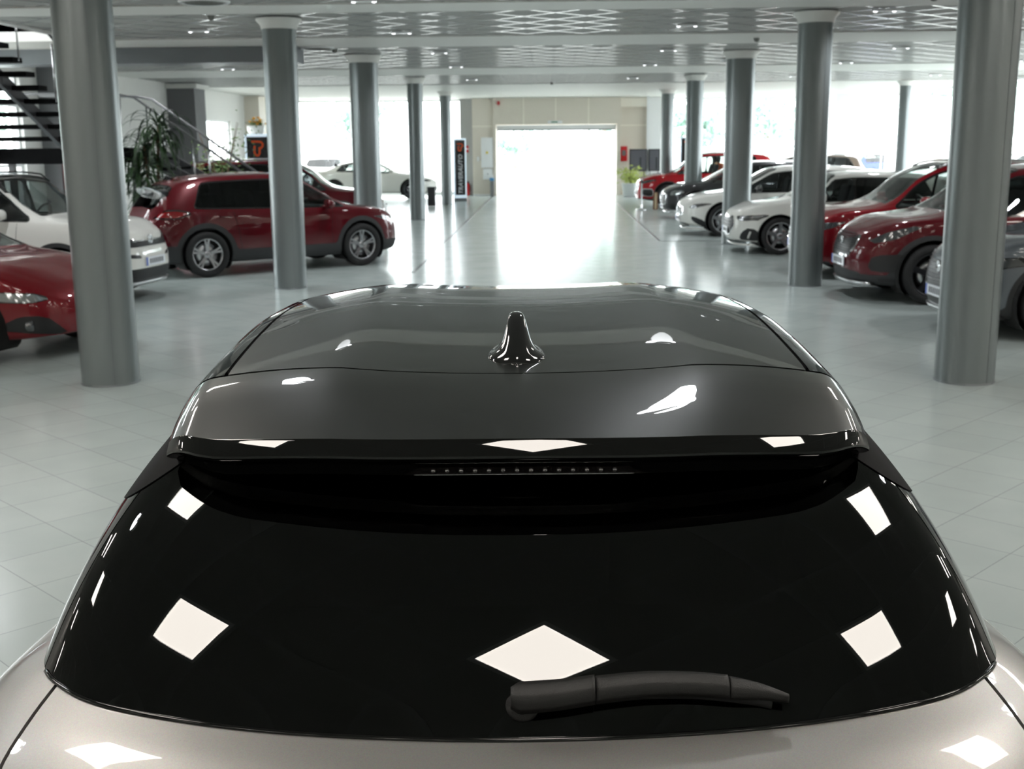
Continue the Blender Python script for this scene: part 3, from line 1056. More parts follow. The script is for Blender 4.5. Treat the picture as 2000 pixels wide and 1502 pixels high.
def build_car(sp, loc, heading, label, category='car', name='car', group=None):
    """sp: shape dictionary; heading: angle of the nose direction; loc: middle of the car on the floor"""
    shp = CarShape(sp)
    root = empty(name, (loc[0], loc[1], loc[2] if len(loc) > 2 else 0), heading)
    tag(root, label, category, group)
    P = M[sp['paint']]
    sk = shp.grid()
    L, W = sp['L'], sp['W']
    xf = L / 2 - sp['fo']
    xr = xf - sp['wb']
    r = sp['r']
    c_top = lambda P_, A_: shp.top(A_[:, 3])
    under, sk = sk.split(lambda P_, A_: 1.2 - A_[:, 0])
    under.build('underbody', M['seam'], root)
    ra = r + sp.get('arch_gap', .05)
    def arch(rad):
        def f(P_, A_):
            d = np.minimum(np.hypot(P_[:, 0] - xf, P_[:, 2] - r), np.hypot(P_[:, 0] - xr, P_[:, 2] - r))
            return np.minimum(rad - d, 6.2 - A_[:, 0])
        return f
    _, sk = sk.split(arch(ra))
    # front / rear features given in (distance round the nose, height)
    for ft in sp.get('features', []):
        nm, mat, poly, end = ft[:4]
        opt = ft[4] if len(ft) > 4 else {}
        col = 1 if end == 'f' else 2
        lim = opt.get('lim', 6.45)
        def f(P_, A_, poly=poly, col=col, lim=lim, g=0.0):
            return np.minimum(sd_poly(A_[:, col], P_[:, 2], poly) + g, (lim - A_[:, 0]) * .08)
        ring = opt.get('ring', 0)
        if ring:
            rg, sk = sk.split(lambda P_, A_: f(P_, A_, g=ring))
            ins, rg = rg.split(f)
            if opt.get('central') or min(p[0] for p in poly) <= 0.02:
                rg.build(nm + '_surround', M[opt.get('ring_mat', 'chrome')], root, off=.004, thick=.012)
            else:
                for ss_ in (1, -1):
                    q_, _ = rg.split(lambda P_, A_: P_[:, 1] * ss_)
                    q_.build(nm + '_surround', M[opt.get('ring_mat', 'chrome')], root, off=.004, thick=.012)
        else:
            ins, sk = sk.split(f)
        if opt.get('central') or min(p[0] for p in poly) <= 0.02:
            ins.build(nm, M[mat], root, off=opt.get('off', 0), thick=.01)
        else:
            a, b = ins.split(lambda P_, A_: P_[:, 1])
            a.build(nm, M[mat], root, off=opt.get('off', 0), thick=.01)
            b.build(nm, M[mat], root, off=opt.get('off', 0), thick=.01)
    # cladding
    cl = sp.get('clad')
    if cl:
        ringw, sillz = cl
        def fc(P_, A_):
            d = np.minimum(np.hypot(P_[:, 0] - xf, P_[:, 2] - r), np.hypot(P_[:, 0] - xr, P_[:, 2] - r))
            g = np.maximum(ra + ringw - d, sillz - P_[:, 2])
            return np.minimum(g, 5.9 - A_[:, 0])
        c, sk = sk.split(fc)
        c.build('wheel_arch_trim', M['cladding'], root, off=.006, thick=.02)
    # glass
    drop = shp.drop
    wins = sp.get('windows', [])
    trim_all = None
    def wf(w, g=0.0):
        xr_, xf_, kr, kf = w
        def f(P_, A_):
            zl = shp.belt(A_[:, 3]) + sp.get('win_lo', .035)
            zu = shp.top(A_[:, 3]) - drop - sp.get('win_hi', .05)
            x, z = P_[:, 0], P_[:, 2]
            a = np.minimum(z - zl, (zu - z) * .75)
            a = np.minimum(a, x - (xr_ + kr * (z - 1)))
            a = np.minimum(a, (xf_ + kf * (z - 1)) - x)
            a = np.minimum(a, (8.15 - A_[:, 0]) * .1)
            a = np.minimum(a, (A_[:, 0] - 5.9) * .1)
            return a + g
        return f
    tw = sp.get('win_trim', .02)
    tr, sk = sk.split(lambda P_, A_: np.max([wf(w, tw)(P_, A_) for w in wins], axis=0))
    for k, w in enumerate(wins):
        ins, tr = tr.split(wf(w))
        gm = sp.get('glass', ['side_glass'] * len(wins))[k]
        a, b = ins.split(lambda P_, A_: P_[:, 1])
        a.build('side_window', M[gm], root, off=-.006)
        b.build('side_window', M[gm], root, off=-.006)
    tr.build('window_trim', M[sp.get('trim_mat', 'black_gloss')], root, off=.002, thick=.01)
    def screen(x0, x1, m):
        def f(P_, A_):
            a = np.minimum(A_[:, 3] - x0, x1 - A_[:, 3])
            return np.minimum(a, (A_[:, 0] - m) * .09)
        return f
    ws, sk = sk.split(screen(*sp['windscreen'], 8.25))
    ws.build('windscreen', M['windscreen'], root, off=-.004)
    if sp.get('rear_window'):
        rwn, sk = sk.split(screen(*sp['rear_window'], 8.2))
        rwn.build('rear_window', M[sp.get('rear_glass', 'privacy_glass')], root, off=-.004)
    if sp.get('roof_mat'):
        rf, sk = sk.split(lambda P_, A_: np.minimum(A_[:, 0] - 7.95, 1) * .1 + np.minimum(0, (shp.top(A_[:, 3]) - shp.top(0) + .16)))
        rf.build('roof', M[sp['roof_mat']], root)
    lin, _ = sk.split(lambda P_, A_: np.minimum(A_[:, 0] - 5.6, (np.minimum(A_[:, 3] - sp['cabin'][0], sp['cabin'][1] - A_[:, 3])) * 3))
    lin.build('cabin_lining', M['cabin'], root, off=-.03)
    sk.build('body', P, root, thick=0)
    # seams
    sm = MB()
    for line in sp.get('seams', []):
        for sg in (-1, 1):
            pts = []
            for (a, b) in zip(line[:-1], line[1:]):
                n = 8
                for k in range(n):
                    pts.append((a[0] + (b[0] - a[0]) * k / n, a[1] + (b[1] - a[1]) * k / n))
            pts.append(line[-1])
            sm.tube([shp.side_point(x, z, sg, -.001) for x, z in pts], .0035, 5)
    if sm.v:
        sm.build('door_seam', M['seam'], root)
    for (hx, hz) in sp.get('handles', []):
        for sg in (-1, 1):
            p = shp.side_point(hx, hz, sg, .018)
            MB().rbox(p, (.19, .03, .03), .012).build('door_handle', P, root)
    # wheels
    tk = W / 2 - .115
    for x in (xf, xr):
        for sg in (1, -1):
            make_wheel(root, x, sg, tk, r, .22, sp.get('spokes', 5), sp.get('dark_rims', False), sp.get('double', False), sp.get('rim_r'))
            make_well(root, x, sg, r, W / 2 - .03, W / 2 - .42)
    # mirrors
    mx, mz = sp.get('mirror', (xf - .72, float(shp.belt(.5)) + .07))
    for sg in (-1, 1):
        p = shp.side_point(mx, mz - .02, sg)
        mb = MB()
        c = p + Vector((0, sg * .14, .05))
        # rounded shell, flat towards the rear
        vs_, fs_ = [], []
        nu, nv = 12, 8
        for i in range(nv + 1):
            a = PI / 2 * i / nv
            for j in range(nu):
                b = 2 * PI * j / nu
                cb, sb = math.cos(b), math.sin(b)
                k = (abs(cb) ** 3 + abs(sb) ** 3) ** (-1 / 3)
                vs_.append((c.x + .11 * math.sin(a), c.y + .115 * math.cos(a) ** .6 * cb * k, c.z + .075 * math.cos(a) ** .6 * sb * k))
        for i in range(nv):
            for j in range(nu):
                fs_.append((i * nu + j, i * nu + (j + 1) % nu, (i + 1) * nu + (j + 1) % nu, (i + 1) * nu + j))
        fs_.append(tuple(range(nu))[::-1])
        mb.add(vs_, fs_, True)
        mb.tube([p - Vector((0, sg * .03, 0)), p + Vector((.02, sg * .07, .02))], [.03, .022], 8)
        mb.build('wing_mirror', M[sp.get('mirror_mat', sp['paint'])], root)
    if sp.get('plate', True) is not False:
        pz = sp.get('plate_z', .42)
        for rear in (False, True):
            nx = shp.nose_x(pz, .1, rear)
            s = -1 if rear else 1
            b = MB().box(nx + s * .012 - .006, nx + s * .012 + .006, -.26, .26, pz - .055, pz + .055)
            pl = b.build('licence_plate', M['plate'], root)
            mm = MB()
            mm.box(nx + s * .019 - .001, nx + s * .019 + .001, -.26 , -.22, pz - .055, pz + .055)
            mm.build('plate_band', M['plate_blue'], pl)
            dm = MB()
            for q in range(7):
                yq = -.16 + q * .055
                dm.box(nx + s * .019 - .0012, nx + s * .019 + .0012, yq, yq + .03, pz - .03, pz + .032)
            dm.build('plate_marks', M['mark_dark'], pl)
    for fn in sp.get('extra', []):
        fn(root, shp)
    make_seats(root, sp, shp)
    return root

# ---- shapes
def base_hatch(L, W, H, wb, fo, r, hoodz=.98, **kw):
    """two-box car, nose at +L/2"""
    f = L / 2
    bl = hoodz - .06
    d = dict(L=L, W=W, wb=wb, fo=fo, r=r,
        top=[(-f, .84), (-f + .06, .99), (-f + .17, H - .32), (-f + .33, H - .13), (-f + .55, H - .06), (-f + 1.2, H - .01), (-.2, H), (.25, H - .035), (f - 1.62, H - .19), (f - 1.25, hoodz + .12),
             (f - 1.08, hoodz + .035), (f - .9, hoodz), (f - .45, hoodz - .055), (f - .15, hoodz - .14), (f - .04, hoodz - .2), (f, hoodz - .26)],
        belt=[(-f, .80), (-f + .3, bl + .07), (-f + 1.0, bl + .05), (0, bl + .02), (f - 1.1, bl), (f - .5, bl - .05), (f - .1, hoodz - .24), (f, hoodz - .34)],
        rw=[(-f, .70), (-f + .2, .62), (-f + .6, .56), (-.8, .585), (0, .60), (.5, .605), (f - 1.5, .64), (f - 1.08, .73), (f - .85, .75), (f - .35, .73), (f, .68)],
        windscreen=(.22, f - 1.10), rear_window=(-f + .075, -f + .30), cabin=(-f + .35, f - 1.12),
        windows=[(-.06, f - 1.22, .0, -.3), (-f + .62, -.10, .45, .0)],
        glass=['side_glass', 'privacy_glass'], seams=[], handles=[(-.18, hoodz - .12), (-1.05, hoodz - .09)])
    d.update(kw)
    return d

def std_seams(sp):
    f = sp['L'] / 2
    xf = f - sp['fo']
    xr = xf - sp['wb']
    b = pchip(sp['belt'])
    return [[(xf - sp['r'] - .18, float(b(.5)) - .01), (xf - sp['r'] - .22, .6), (xf - sp['r'] - .18, .3)],
            [(-.08, float(b(-.1)) - .01), (-.09, .6), (-.07, .28)],
            [(xr + sp['r'] + .1, float(b(-1)) - .01), (xr + sp['r'] + .16, .7), (xr + sp['r'] + .22, .3)],
            [(xf - sp['r'] - .18, .29), (-.07, .28), (xr + sp['r'] + .22, .3)]]

def badge(z, r=.055, mat='chrome', y=0.0):
    def fn(root, shp):
        nx = shp.nose_x(z, .02)
        MB().lathe([(.001, .018), (r * .5, .02), (r * .6, .012), (r * .85, .014), (r, .02), (r * 1.05, .008), (r * 1.02, 0)], 24, (nx, y, z), 'x').build('nose_badge', M[mat], root)
    return fn
def slats(z0, z1, n, hw, mat='chrome', t=.008, inset=.004):
    def fn(root, shp):
        mb = MB()
        for k in range(n):
            z = z0 + (z1 - z0) * (k + .5) / n
            pts = [(shp.nose_x(z, y) + inset, y, z) for y in np.linspace(-hw, hw, 15)]
            mb.tube(pts, t, 6)
        mb.build('grille_bars', M[mat], root)
    return fn
def lip(z0, z1, hw, mat='satin_chrome', out=.02):
    def fn(root, shp):
        mb = MB()
        ys = np.linspace(-hw, hw, 25)
        pr = []
        for y in ys:
            a, b = shp.nose_x(z0, y) - .03, shp.nose_x(z1, y)
            pr.append([(a - .03, y, z0), (a + out + .03, y, z0), (b + out, y, z1), (b - .03, y, z1)])
        v = [p for q in pr for p in q]
        fs = []
        for i in range(len(ys) - 1):
            for k in range(4):
                fs.append((i * 4 + k, i * 4 + (k + 1) % 4, (i + 1) * 4 + (k + 1) % 4, (i + 1) * 4 + k))
        fs += [(0, 1, 2, 3)[::-1], tuple(len(v) - 4 + k for k in range(4))]
        mb.add(v, fs, True)
        mb.build('bumper_lip', M[mat], root)
    return fn
def drl(pts_wz, rad=.008, mat='chrome'):
    """thin strips that follow the front corner; points (distance round the nose, z)"""
    def fn(root, shp):
        # invert distance -> station
        ts = np.linspace(.4, .9999, 240)
        xs = np.array([t * shp.L / 2 for t in ts]); hs = np.array([shp.W / 2 * shp.plan(t) for t in ts])
        seg = np.hypot(np.diff(xs), np.diff(hs))
        w = np.concatenate([np.cumsum(seg[::-1])[::-1], [0]]) + hs[-1]
        for sg in (-1, 1):
            P_ = []
            for (a, b) in zip(pts_wz[:-1], pts_wz[1:]):
                for k in range(6):
                    ww, zz = a[0] + (b[0] - a[0]) * k / 6, a[1] + (b[1] - a[1]) * k / 6
                    t = float(np.interp(ww, w[::-1], ts[::-1]))
                    px, py, pz, tt, xu = shp.pts(t)
                    m = (tt >= 2) & (tt <= 6.6)
                    P_.append((float(np.interp(zz, pz[m], px[m])) , sg * float(np.interp(zz, pz[m], py[m])), zz))
            mb = MB().tube(P_, rad, 6)
            mb.build('lamp_strip', M[mat], root)
    return fn
def spoiler(dz=0.0, mat=None, ext=.12, hw=.56):
    def fn(root, shp):
        f = shp.L / 2
        x0 = -f + .42
        z0 = float(shp.top(x0)) + .004
        x1 = x0 - .30 - ext
        mb = MB()
        ys = np.linspace(-hw, hw, 17)
        v, fs = [], []
        for y in ys:
            k = (y / hw) ** 2
            zz = z0 - shp.drop * k * .9
            xe = x1 + .08 * k
            v += [(x0, y, zz), (xe, y, zz - .035 + dz), (xe + .01, y, zz - .06 + dz), (x0 - .02, y, zz - .10)]
        for i in range(len(ys) - 1):
            for q in range(4):
                fs.append((i * 4 + q, (i + 1) * 4 + q, (i + 1) * 4 + (q + 1) % 4, i * 4 + (q + 1) % 4))
        fs += [(0, 1, 2, 3), tuple(len(v) - 1 - q for q in range(4))]
        mb.add(v, fs, False)
        mb.build('spoiler', M[mat or 'black_gloss'], root)
    return fn
def roof_rails(mat='satin_chrome', y=.60, x0=-1.35, x1=.35):
    def fn(root, shp):
        for sg in (-1, 1):
            pts = []
            for x in np.linspace(x0, x1, 14):
                z = float(shp.top(x)) - shp.drop * .7
                e = min(1, min(x - x0, x1 - x) / .08)
                pts.append((x, sg * y * .95, z + .015 + .03 * e))
            MB().tube(pts, .014, 8).build('roof_rail', M[mat], root)
    return fn
def antenna(x=-1.55):
    def fn(root, shp):
        z = float(shp.top(x)) - .005
        prof = [(.07, 0), (-.09, 0), (-.075, .045), (-.045, .065)]
        v, fs = [], []
        for (px, pz) in prof:
            w_ = .03 * (1 - pz / .08)
            v += [(x + px, -w_, z + pz), (x + px, w_, z + pz)]
        fs = [(0, 2, 4, 6), (1, 7, 5, 3), (0, 1, 3, 2), (2, 3, 5, 4), (4, 5, 7, 6), (6, 7, 1, 0)]
        MB().add(v, fs).build('antenna', M['black_gloss'], root)
    return fn

# compact crossover with heavy dark cladding (burgundy)
CX = base_hatch(4.395, 1.795, 1.54, 2.655, .90, .345, 1.0, paint='dark_red_paint', clad=(.075, .40), spokes=5, double=True, dark_rims=False,
    mirror=(.62, 1.0), win_lo=.045, trim_mat='black_gloss', rim_r=.245,
    features=[('headlight', 'lamp_lens', [(.52, .72), (.60, .66), (1.02, .73), (1.25, .80), (1.0, .80)], 'f'),
              ('grille', 'grille_black', [(0, .36), (.38, .38), (.56, .66), (.50, .74), (0, .74)], 'f', dict(ring=.018)),
              ('lower_bumper', 'cladding', [(0, 0), (2.0, 0), (1.25, .36), (.9, .36), (0, .33)], 'f'),
              ('tail_light', 'tail_lens', [(.45, .92), (1.02, .90), (1.25, .97), (1.05, 1.0), (.5, 1.0)], 'r', dict(ring=.02, ring_mat='black_gloss')),
              ('rear_bumper', 'cladding', [(0, 0), (1.5, 0), (1.5, .48), (0, .50)], 'r')])
CX['windows'] = [(-.02, .98, .0, -.3), (-1.52, -.06, .55, .0)]
CX['seams'] = std_seams(CX)
_f, _h = CX['L'] / 2, 1.54
CX['top'] = [(-_f, .86), (-_f + .07, 1.02), (-_f + .22, _h - .34), (-_f + .42, _h - .19), (-_f + .68, _h - .085), (-_f + 1.1, _h - .02)] + CX['top'][6:]
CX['rear_window'] = (-_f + .09, -_f + .48)
CX['extra'] = [badge(.62, .07), spoiler(.03, 'black_gloss', -.10, .54), antenna()]

# the second red SUV behind it
SUV2 = base_hatch(4.55, 1.84, 1.67, 2.70, .92, .355, 1.06, paint='dark_red_paint', clad=(.06, .36), spokes=5,
    features=[('headlight', 'lamp_lens', [(.5, .78), (.62, .72), (1.1, .80), (1.2, .86), (.6, .84)], 'f'), ('grille', 'grille_black', [(0, .42), (.45, .44), (.55, .74), (0, .78)], 'f', dict(ring=.015)),
              ('tail_light', 'tail_lens', [(.5, .95), (1.1, .93), (1.2, 1.04), (.5, 1.04)], 'r')])
SUV2['extra'] = [badge(.66), roof_rails(), spoiler(0, 'dark_red_paint')]

# white compact crossover with split lamps, black lower bumper (front left)
WC = base_hatch(4.16, 1.76, 1.63, 2.60, .86, .34, 1.08, paint='white_paint', clad=(.055, .34), spokes=5,
    win_lo=.03, trim_mat='black_gloss', roof_mat='black_gloss',
    features=[('grille', 'grille_black', [(0, .70), (.42, .70), (.95, .72), (1.0, .80), (.4, .84), (0, .84)], 'f', dict(ring=.008, ring_mat='grille_black')),
              ('headlight', 'lamp_clear', [(.52, .735), (.86, .745), (.86, .80), (.52, .805)], 'f'),
              ('air_slot', 'grille_black', [(.30, .545), (.78, .58), (.78, .62), (.3, .60)], 'f', dict(ring=.012, ring_mat='white_paint')),
              ('lower_bumper', 'grille_black', [(0, .0), (1.15, .0), (.96, .38), (.7, .42), (0, .42)], 'f'),
              ('tail_light', 'tail_lens', [(.5, .85), (1.0, .85), (1.0, 1.0), (.5, 1.0)], 'r')])
WC['plate_z'] = .50
WC['extra'] = [badge(.77, .06), lip(.20, .25, .78), roof_rails('black_gloss', .60), slats(.28, .40, 4, .5, 'cladding', .006), drl([(.1, .77), (.5, .765)], .006)]
WC['seams'] = std_seams(WC)

# low red saloon with clear teardrop lamps (front left corner)
SED = dict(L=4.64, W=1.86, wb=2.82, fo=.80, r=.335, paint='red_paint', nf=3.2,
    top=[(-2.32, .98), (-2.25, 1.06), (-1.75, 1.12), (-1.2, 1.34), (-.6, 1.43), (0, 1.43), (.35, 1.38), (.95, 1.06), (1.15, .985), (1.6, .93), (2.0, .83), (2.2, .73), (2.28, .66), (2.32, .60)],
    belt=[(-2.32, .85), (-1.6, .98), (0, .93), (1.1, .88), (1.7, .82), (2.15, .66), (2.32, .52)],
    rw=[(-2.32, .66), (-1.6, .60), (-1.0, .54), (0, .56), (.5, .60), (1.1, .70), (1.6, .70), (2.32, .62)],
    windscreen=(.28, 1.12), rear_window=(-1.72, -.95), cabin=(-1.5, 1.1), windows=[(-.02, .85, 0, -.3), (-1.35, -.07, .6, 0)], glass=['side_glass', 'side_glass'],
    fprof=[(.1, -.16), (.25, -.02), (.4, 0), (.52, -.01), (.62, -.04), (.8, -.12)],
    features=[('headlight', 'lamp_clear', [(.50, .585), (.66, .555), (1.0, .575), (1.16, .66), (.95, .655), (.62, .63)], 'f', dict(ring=.008, ring_mat='black_gloss')),
              ('grille', 'grille_black', [(0, .24), (.05, .24), (.17, .44), (.24, .60), (.20, .635), (0, .64)], 'f', dict(ring=.015)),
              ('air_intake', 'grille_black', [(.36, .26), (.46, .24), (.98, .31), (1.0, .34), (.78, .435), (.56, .43)], 'f', dict(ring=.006, ring_mat='red_paint')),
              ('lower_bumper', 'grille_black', [(0, 0), (.9, 0), (.9, .20), (0, .20)], 'f'),
              ('tail_light', 'tail_lens', [(.5, .8), (1.1, .84), (1.1, .94), (.5, .94)], 'r')], handles=[(-.1, .86), (-1.0, .88)], spokes=5, dark_rims=True, seat_x=-.2, plate=False)
SED['seams'] = []
SED['mirror'] = (.30, .96)
def fog(root, shp):
    for sg in (-1, 1):
        nx = shp.nose_x(.35, .62)
        MB().lathe([(.001, .02), (.04, .018), (.052, .01), (.055, -.03)], 24, (nx - .0, sg * .62, .345), 'x').build('fog_light', M['lamp_lens'], root)
SED['extra'] = [badge(.60, .045), fog]

# rounded red SUV with tall oval-ish grille (right, third from the camera)
EP = base_hatch(4.40, 1.90, 1.65, 2.68, .88, .36, 1.07, paint='dark_red_paint', clad=(.06, .34), nf=3.4, spokes=5, dark_rims=True, win_lo=.04,
    features=[('headlight', 'lamp_lens', [(.56, .72), (.72, .715), (1.0, .78), (1.32, .93), (1.22, .94), (.86, .86)], 'f'),
              ('grille', 'grille_black', [(0, .56), (.30, .56), (.42, .66), (.46, .80), (.42, .85), (0, .86)], 'f', dict(ring=.032)),
              ('air_intake', 'grille_black', [(.68, .42), (.74, .38), (1.08, .38), (1.12, .42), (1.14, .56), (1.08, .60), (.76, .58), (.70, .54)], 'f'),
              ('lower_slot', 'grille_black', [(.78, .26), (1.05, .26), (1.1, .31), (.76, .31)], 'f'),
              ('lower_grille', 'cladding', [(0, .28), (.5, .28), (.6, .36), (0, .40)], 'f'),
              ('lower_bumper', 'cladding', [(0, 0), (1.3, 0), (1.1, .24), (.6, .27), (0, .27)], 'f'),
              ('tail_light', 'tail_lens', [(.5, .9), (1.1, .9), (1.1, 1.02), (.5, 1.02)], 'r')])
EP['plate_z'] = .47
EP['extra'] = [badge(.72, .05), lip(.20, .245, .62, 'satin_chrome', .03), slats(.585, .84, 9, .36, 'cladding', .006, .002)]
EP['seams'] = std_seams(EP)

# red SUV with big side glass (right, behind the second column)
RS = base_hatch(4.50, 1.84, 1.66, 2.68, .90, .35, 1.05, paint='red_paint', spokes=5, win_lo=.03, glass=['windscreen', 'side_glass'],
    features=[('headlight', 'lamp_lens', [(.55, .70), (.7, .68), (1.1, .77), (1.15, .83), (.6, .80)], 'f'), ('grille', 'grille_black', [(0, .34), (.42, .36), (.5, .62), (.45, .74), (0, .75)], 'f', dict(ring=.02)),
              ('lower_bumper', 'grille_black', [(0, 0), (1.0, 0), (.95, .26), (0, .28)], 'f'), ('tail_light', 'tail_lens', [(.5, .9), (1.1, .9), (1.1, 1.0), (.5, 1.0)], 'r')])
RS['extra'] = [slats(.36, .70, 6, .4, 'chrome', .008), roof_rails(), badge(.6, .06)]
RS['seams'] = std_seams(RS)
RS['plate_z'] = .48

# white premium hatchback with framed black grille and angular intakes
A1 = base_hatch(4.05, 1.75, 1.42, 2.56, .83, .325, .94, paint='white_paint', spokes=5, nf=3.6, rim_r=.245,
    features=[('headlight', 'lamp_lens', [(.55, .655), (.60, .585), (.98, .60), (1.18, .67), (1.12, .69)], 'f', dict(ring=.008, ring_mat='black_gloss')),
              ('grille', 'grille_black', [(0, .32), (.33, .34), (.50, .50), (.44, .66), (0, .67)], 'f', dict(ring=.02)),
              ('air_intake', 'grille_black', [(.60, .25), (.95, .23), (1.06, .27), (.95, .44), (.72, .46)], 'f'),
              ('lower_bumper', 'grille_black', [(0, 0), (1.0, 0), (.9, .19), (0, .2)], 'f'), ('tail_light', 'tail_lens', [(.4, .8), (1.0, .8), (1.0, .92), (.4, .92)], 'r')])
A1['plate_z'] = .40
A1['extra'] = [slats(.36, .64, 5, .38, 'cladding', .006), lip(.15, .18, .7, 'white_paint', .02), drl([(.62, .64), (.98, .655), (1.1, .675)], .006), spoiler(0, 'white_paint'),
               drl([(.80, .28), (.86, .42)], .018, 'white_paint')]
A1['seams'] = std_seams(A1)

# white hatchback with slim lamps and scooped intakes
AC = base_hatch(4.42, 1.80, 1.44, 2.73, .88, .335, .93, paint='white_paint', spokes=5, nf=3.2, rim_r=.255, dark_rims=False,
    features=[('headlight', 'lamp_lens', [(.60, .60), (.66, .565), (1.10, .66), (1.18, .70), (1.02, .70), (.7, .66)], 'f'),
              ('grille', 'chrome', [(0, .42), (.44, .44), (.40, .62), (0, .63)], 'f', dict(ring=.014)),
              ('air_intake', 'grille_black', [(.62, .42), (.74, .41), (.96, .33), (1.08, .20), (1.0, .19), (.82, .24), (.70, .32)], 'f'),
              ('lower_bumper', 'grille_black', [(0, 0), (.75, 0), (.58, .26), (0, .30)], 'f'), ('tail_light', 'tail_lens', [(.4, .8), (1.0, .8), (1.0, .92), (.4, .92)], 'r')])
AC['plate_z'] = .36
AC['extra'] = [badge(.53, .085), lip(.14, .17, .7, 'white_paint', .02), spoiler(0, 'white_paint'), slats(.44, .61, 5, .36, 'grille_black', .007)]
AC['seams'] = std_seams(AC)
AC['mirror_mat'] = 'black_gloss'

# dark grey saloon
DG = base_hatch(4.70, 1.83, 1.46, 2.84, .82, .34, .96, paint='dark_grey_paint', spokes=5, nf=3.2,
    features=[('headlight', 'lamp_clear', [(.55, .66), (.62, .60), (1.0, .67), (1.05, .74), (.7, .73)], 'f'), ('grille', 'grille_black', [(0, .36), (.42, .38), (.44, .62), (0, .66)], 'f', dict(ring=.018)),
              ('air_intake', 'grille_black', [(.55, .25), (1.0, .24), (.95, .36), (.6, .40)], 'f'), ('tail_light', 'tail_lens', [(.4, .85), (1.0, .85), (1.0, .95), (.4, .95)], 'r')])
DG['plate_z'] = .32
DG['extra'] = [badge(.5, .09), lip(.16, .19, .7, 'chrome', .02)]

# bright red SUV at the far end of the right row
FR = base_hatch(4.38, 1.84, 1.63, 2.64, .92, .35, 1.03, paint='bright_red_paint', clad=(.04, .26), spokes=5, nf=3.6, glass=['windscreen', 'windscreen'],
    features=[('headlight', 'lamp_lens', [(.5, .74), (.62, .69), (1.1, .80), (1.2, .86), (.75, .82)], 'f'), ('grille', 'grille_black', [(0, .44), (.4, .46), (.45, .68), (0, .72)], 'f', dict(ring=.014)),
              ('air_intake', 'grille_black', [(.66, .40), (.72, .34), (.98, .34), (1.02, .40), (1.0, .54), (.68, .54)], 'f', dict(ring=.022, ring_mat='satin_chrome')),
              ('tail_light', 'tail_lens', [(.5, .9), (1.1, .9), (1.1, 1.0), (.5, 1.0)], 'r')])
FR['extra'] = [badge(.6), roof_rails()]

# grey SUV with hexagonal black honeycomb grille, nearest on the right
GS = base_hatch(4.45, 1.84, 1.62, 2.64, .88, .36, 1.04, paint='grey_paint', clad=(.05, .30), nf=3.6, spokes=5, dark_rims=True,
    features=[('headlight', 'lamp_lens', [(.62, .73), (.72, .68), (1.15, .755), (1.2, .80), (1.1, .815), (.7, .79)], 'f', dict(ring=.008, ring_mat='black_gloss')),
              ('grille', 'grille_black', [(0, .44), (.36, .46), (.56, .64), (.50, .80), (0, .81)], 'f', dict(ring=.026, ring_mat='satin_chrome')),
              ('air_intake', 'grille_black', [(.80, .42), (1.0, .52), (1.02, .56), (.86, .44)], 'f'),
              ('lower_grille', 'grille_black', [(0, .26), (.6, .28), (.62, .35), (0, .36)], 'f', dict(ring=.014, ring_mat='satin_chrome')),
              ('tail_light', 'tail_lens', [(.5, .9), (1.1, .9), (1.1, 1.0), (.5, 1.0)], 'r')])
GS['plate_z'] = .405
GS['seams'] = std_seams(GS)
GS['extra'] = [badge(.66, .06), lip(.20, .24, .72, 'satin_chrome', .03), slats(.48, .78, 8, .42, 'alloy_dark', .005, .002)]

# white sports coupe with dark roof seen through the far left glass
CP = dict(L=4.62, W=1.85, wb=2.80, fo=.85, r=.34, paint='white_paint', nf=3.2, roof_mat='black_gloss',
    top=[(-2.31, .95), (-2.2, 1.02), (-1.7, 1.10), (-1.1, 1.30), (-.5, 1.38), (.1, 1.36), (.6, 1.18), (.95, 1.0), (1.5, .93), (2.0, .82), (2.2, .72), (2.31, .6)],
    belt=[(-2.31, .85), (-1.4, .97), (0, .92), (1.1, .88), (1.9, .76), (2.31, .5)],
    rw=[(-2.31, .66), (-1.4, .60), (-.6, .54), (0, .56), (.5, .62), (1.0, .70), (2.31, .62)],
    windscreen=(.16, .95), rear_window=(-1.72, -.85), cabin=(-1.4, .95), windows=[(-.55, .65, 0, -.3), (-1.25, -.62, .8, 0)], glass=['windscreen', 'windscreen'], drop=.07,
    features=[('headlight', 'lamp_lens', [(.5, .62), (1.0, .62), (1.1, .70), (.55, .68)], 'f'), ('grille', 'grille_black', [(0, .2), (.5, .22), (.4, .40), (0, .42)], 'f')], spokes=5, dark_rims=True, plate=False, seat_x=-.25)

BR = base_hatch(4.75, 1.85, 1.50, 2.80, .90, .34, 1.0, paint='brown_paint', spokes=5, glass=['side_glass', 'side_glass'])
BL = base_hatch(4.05, 1.78, 1.58, 2.50, .85, .33, 1.0, paint='blue_paint', roof_mat='white_paint', spokes=5, rear_glass='windscreen', nr=7.0,
    features=[('tail_light', 'tail_lens', [(.56, .84), (.92, .84), (.98, 1.02), (.60, 1.02)], 'r')])
WO = base_hatch(4.3, 1.8, 1.50, 2.6, .88, .33, .98, paint='white_paint', spokes=5)

def place(sp, nose, ang, label, z=0.0, **kw):
    """nose: floor point under the middle of the nose; ang: heading in degrees (0 = +X)"""
    a = math.radians(ang)
    return build_car(sp, (nose[0] - math.cos(a) * sp['L'] / 2, nose[1] - math.sin(a) * sp['L'] / 2, z), a, label, **kw)

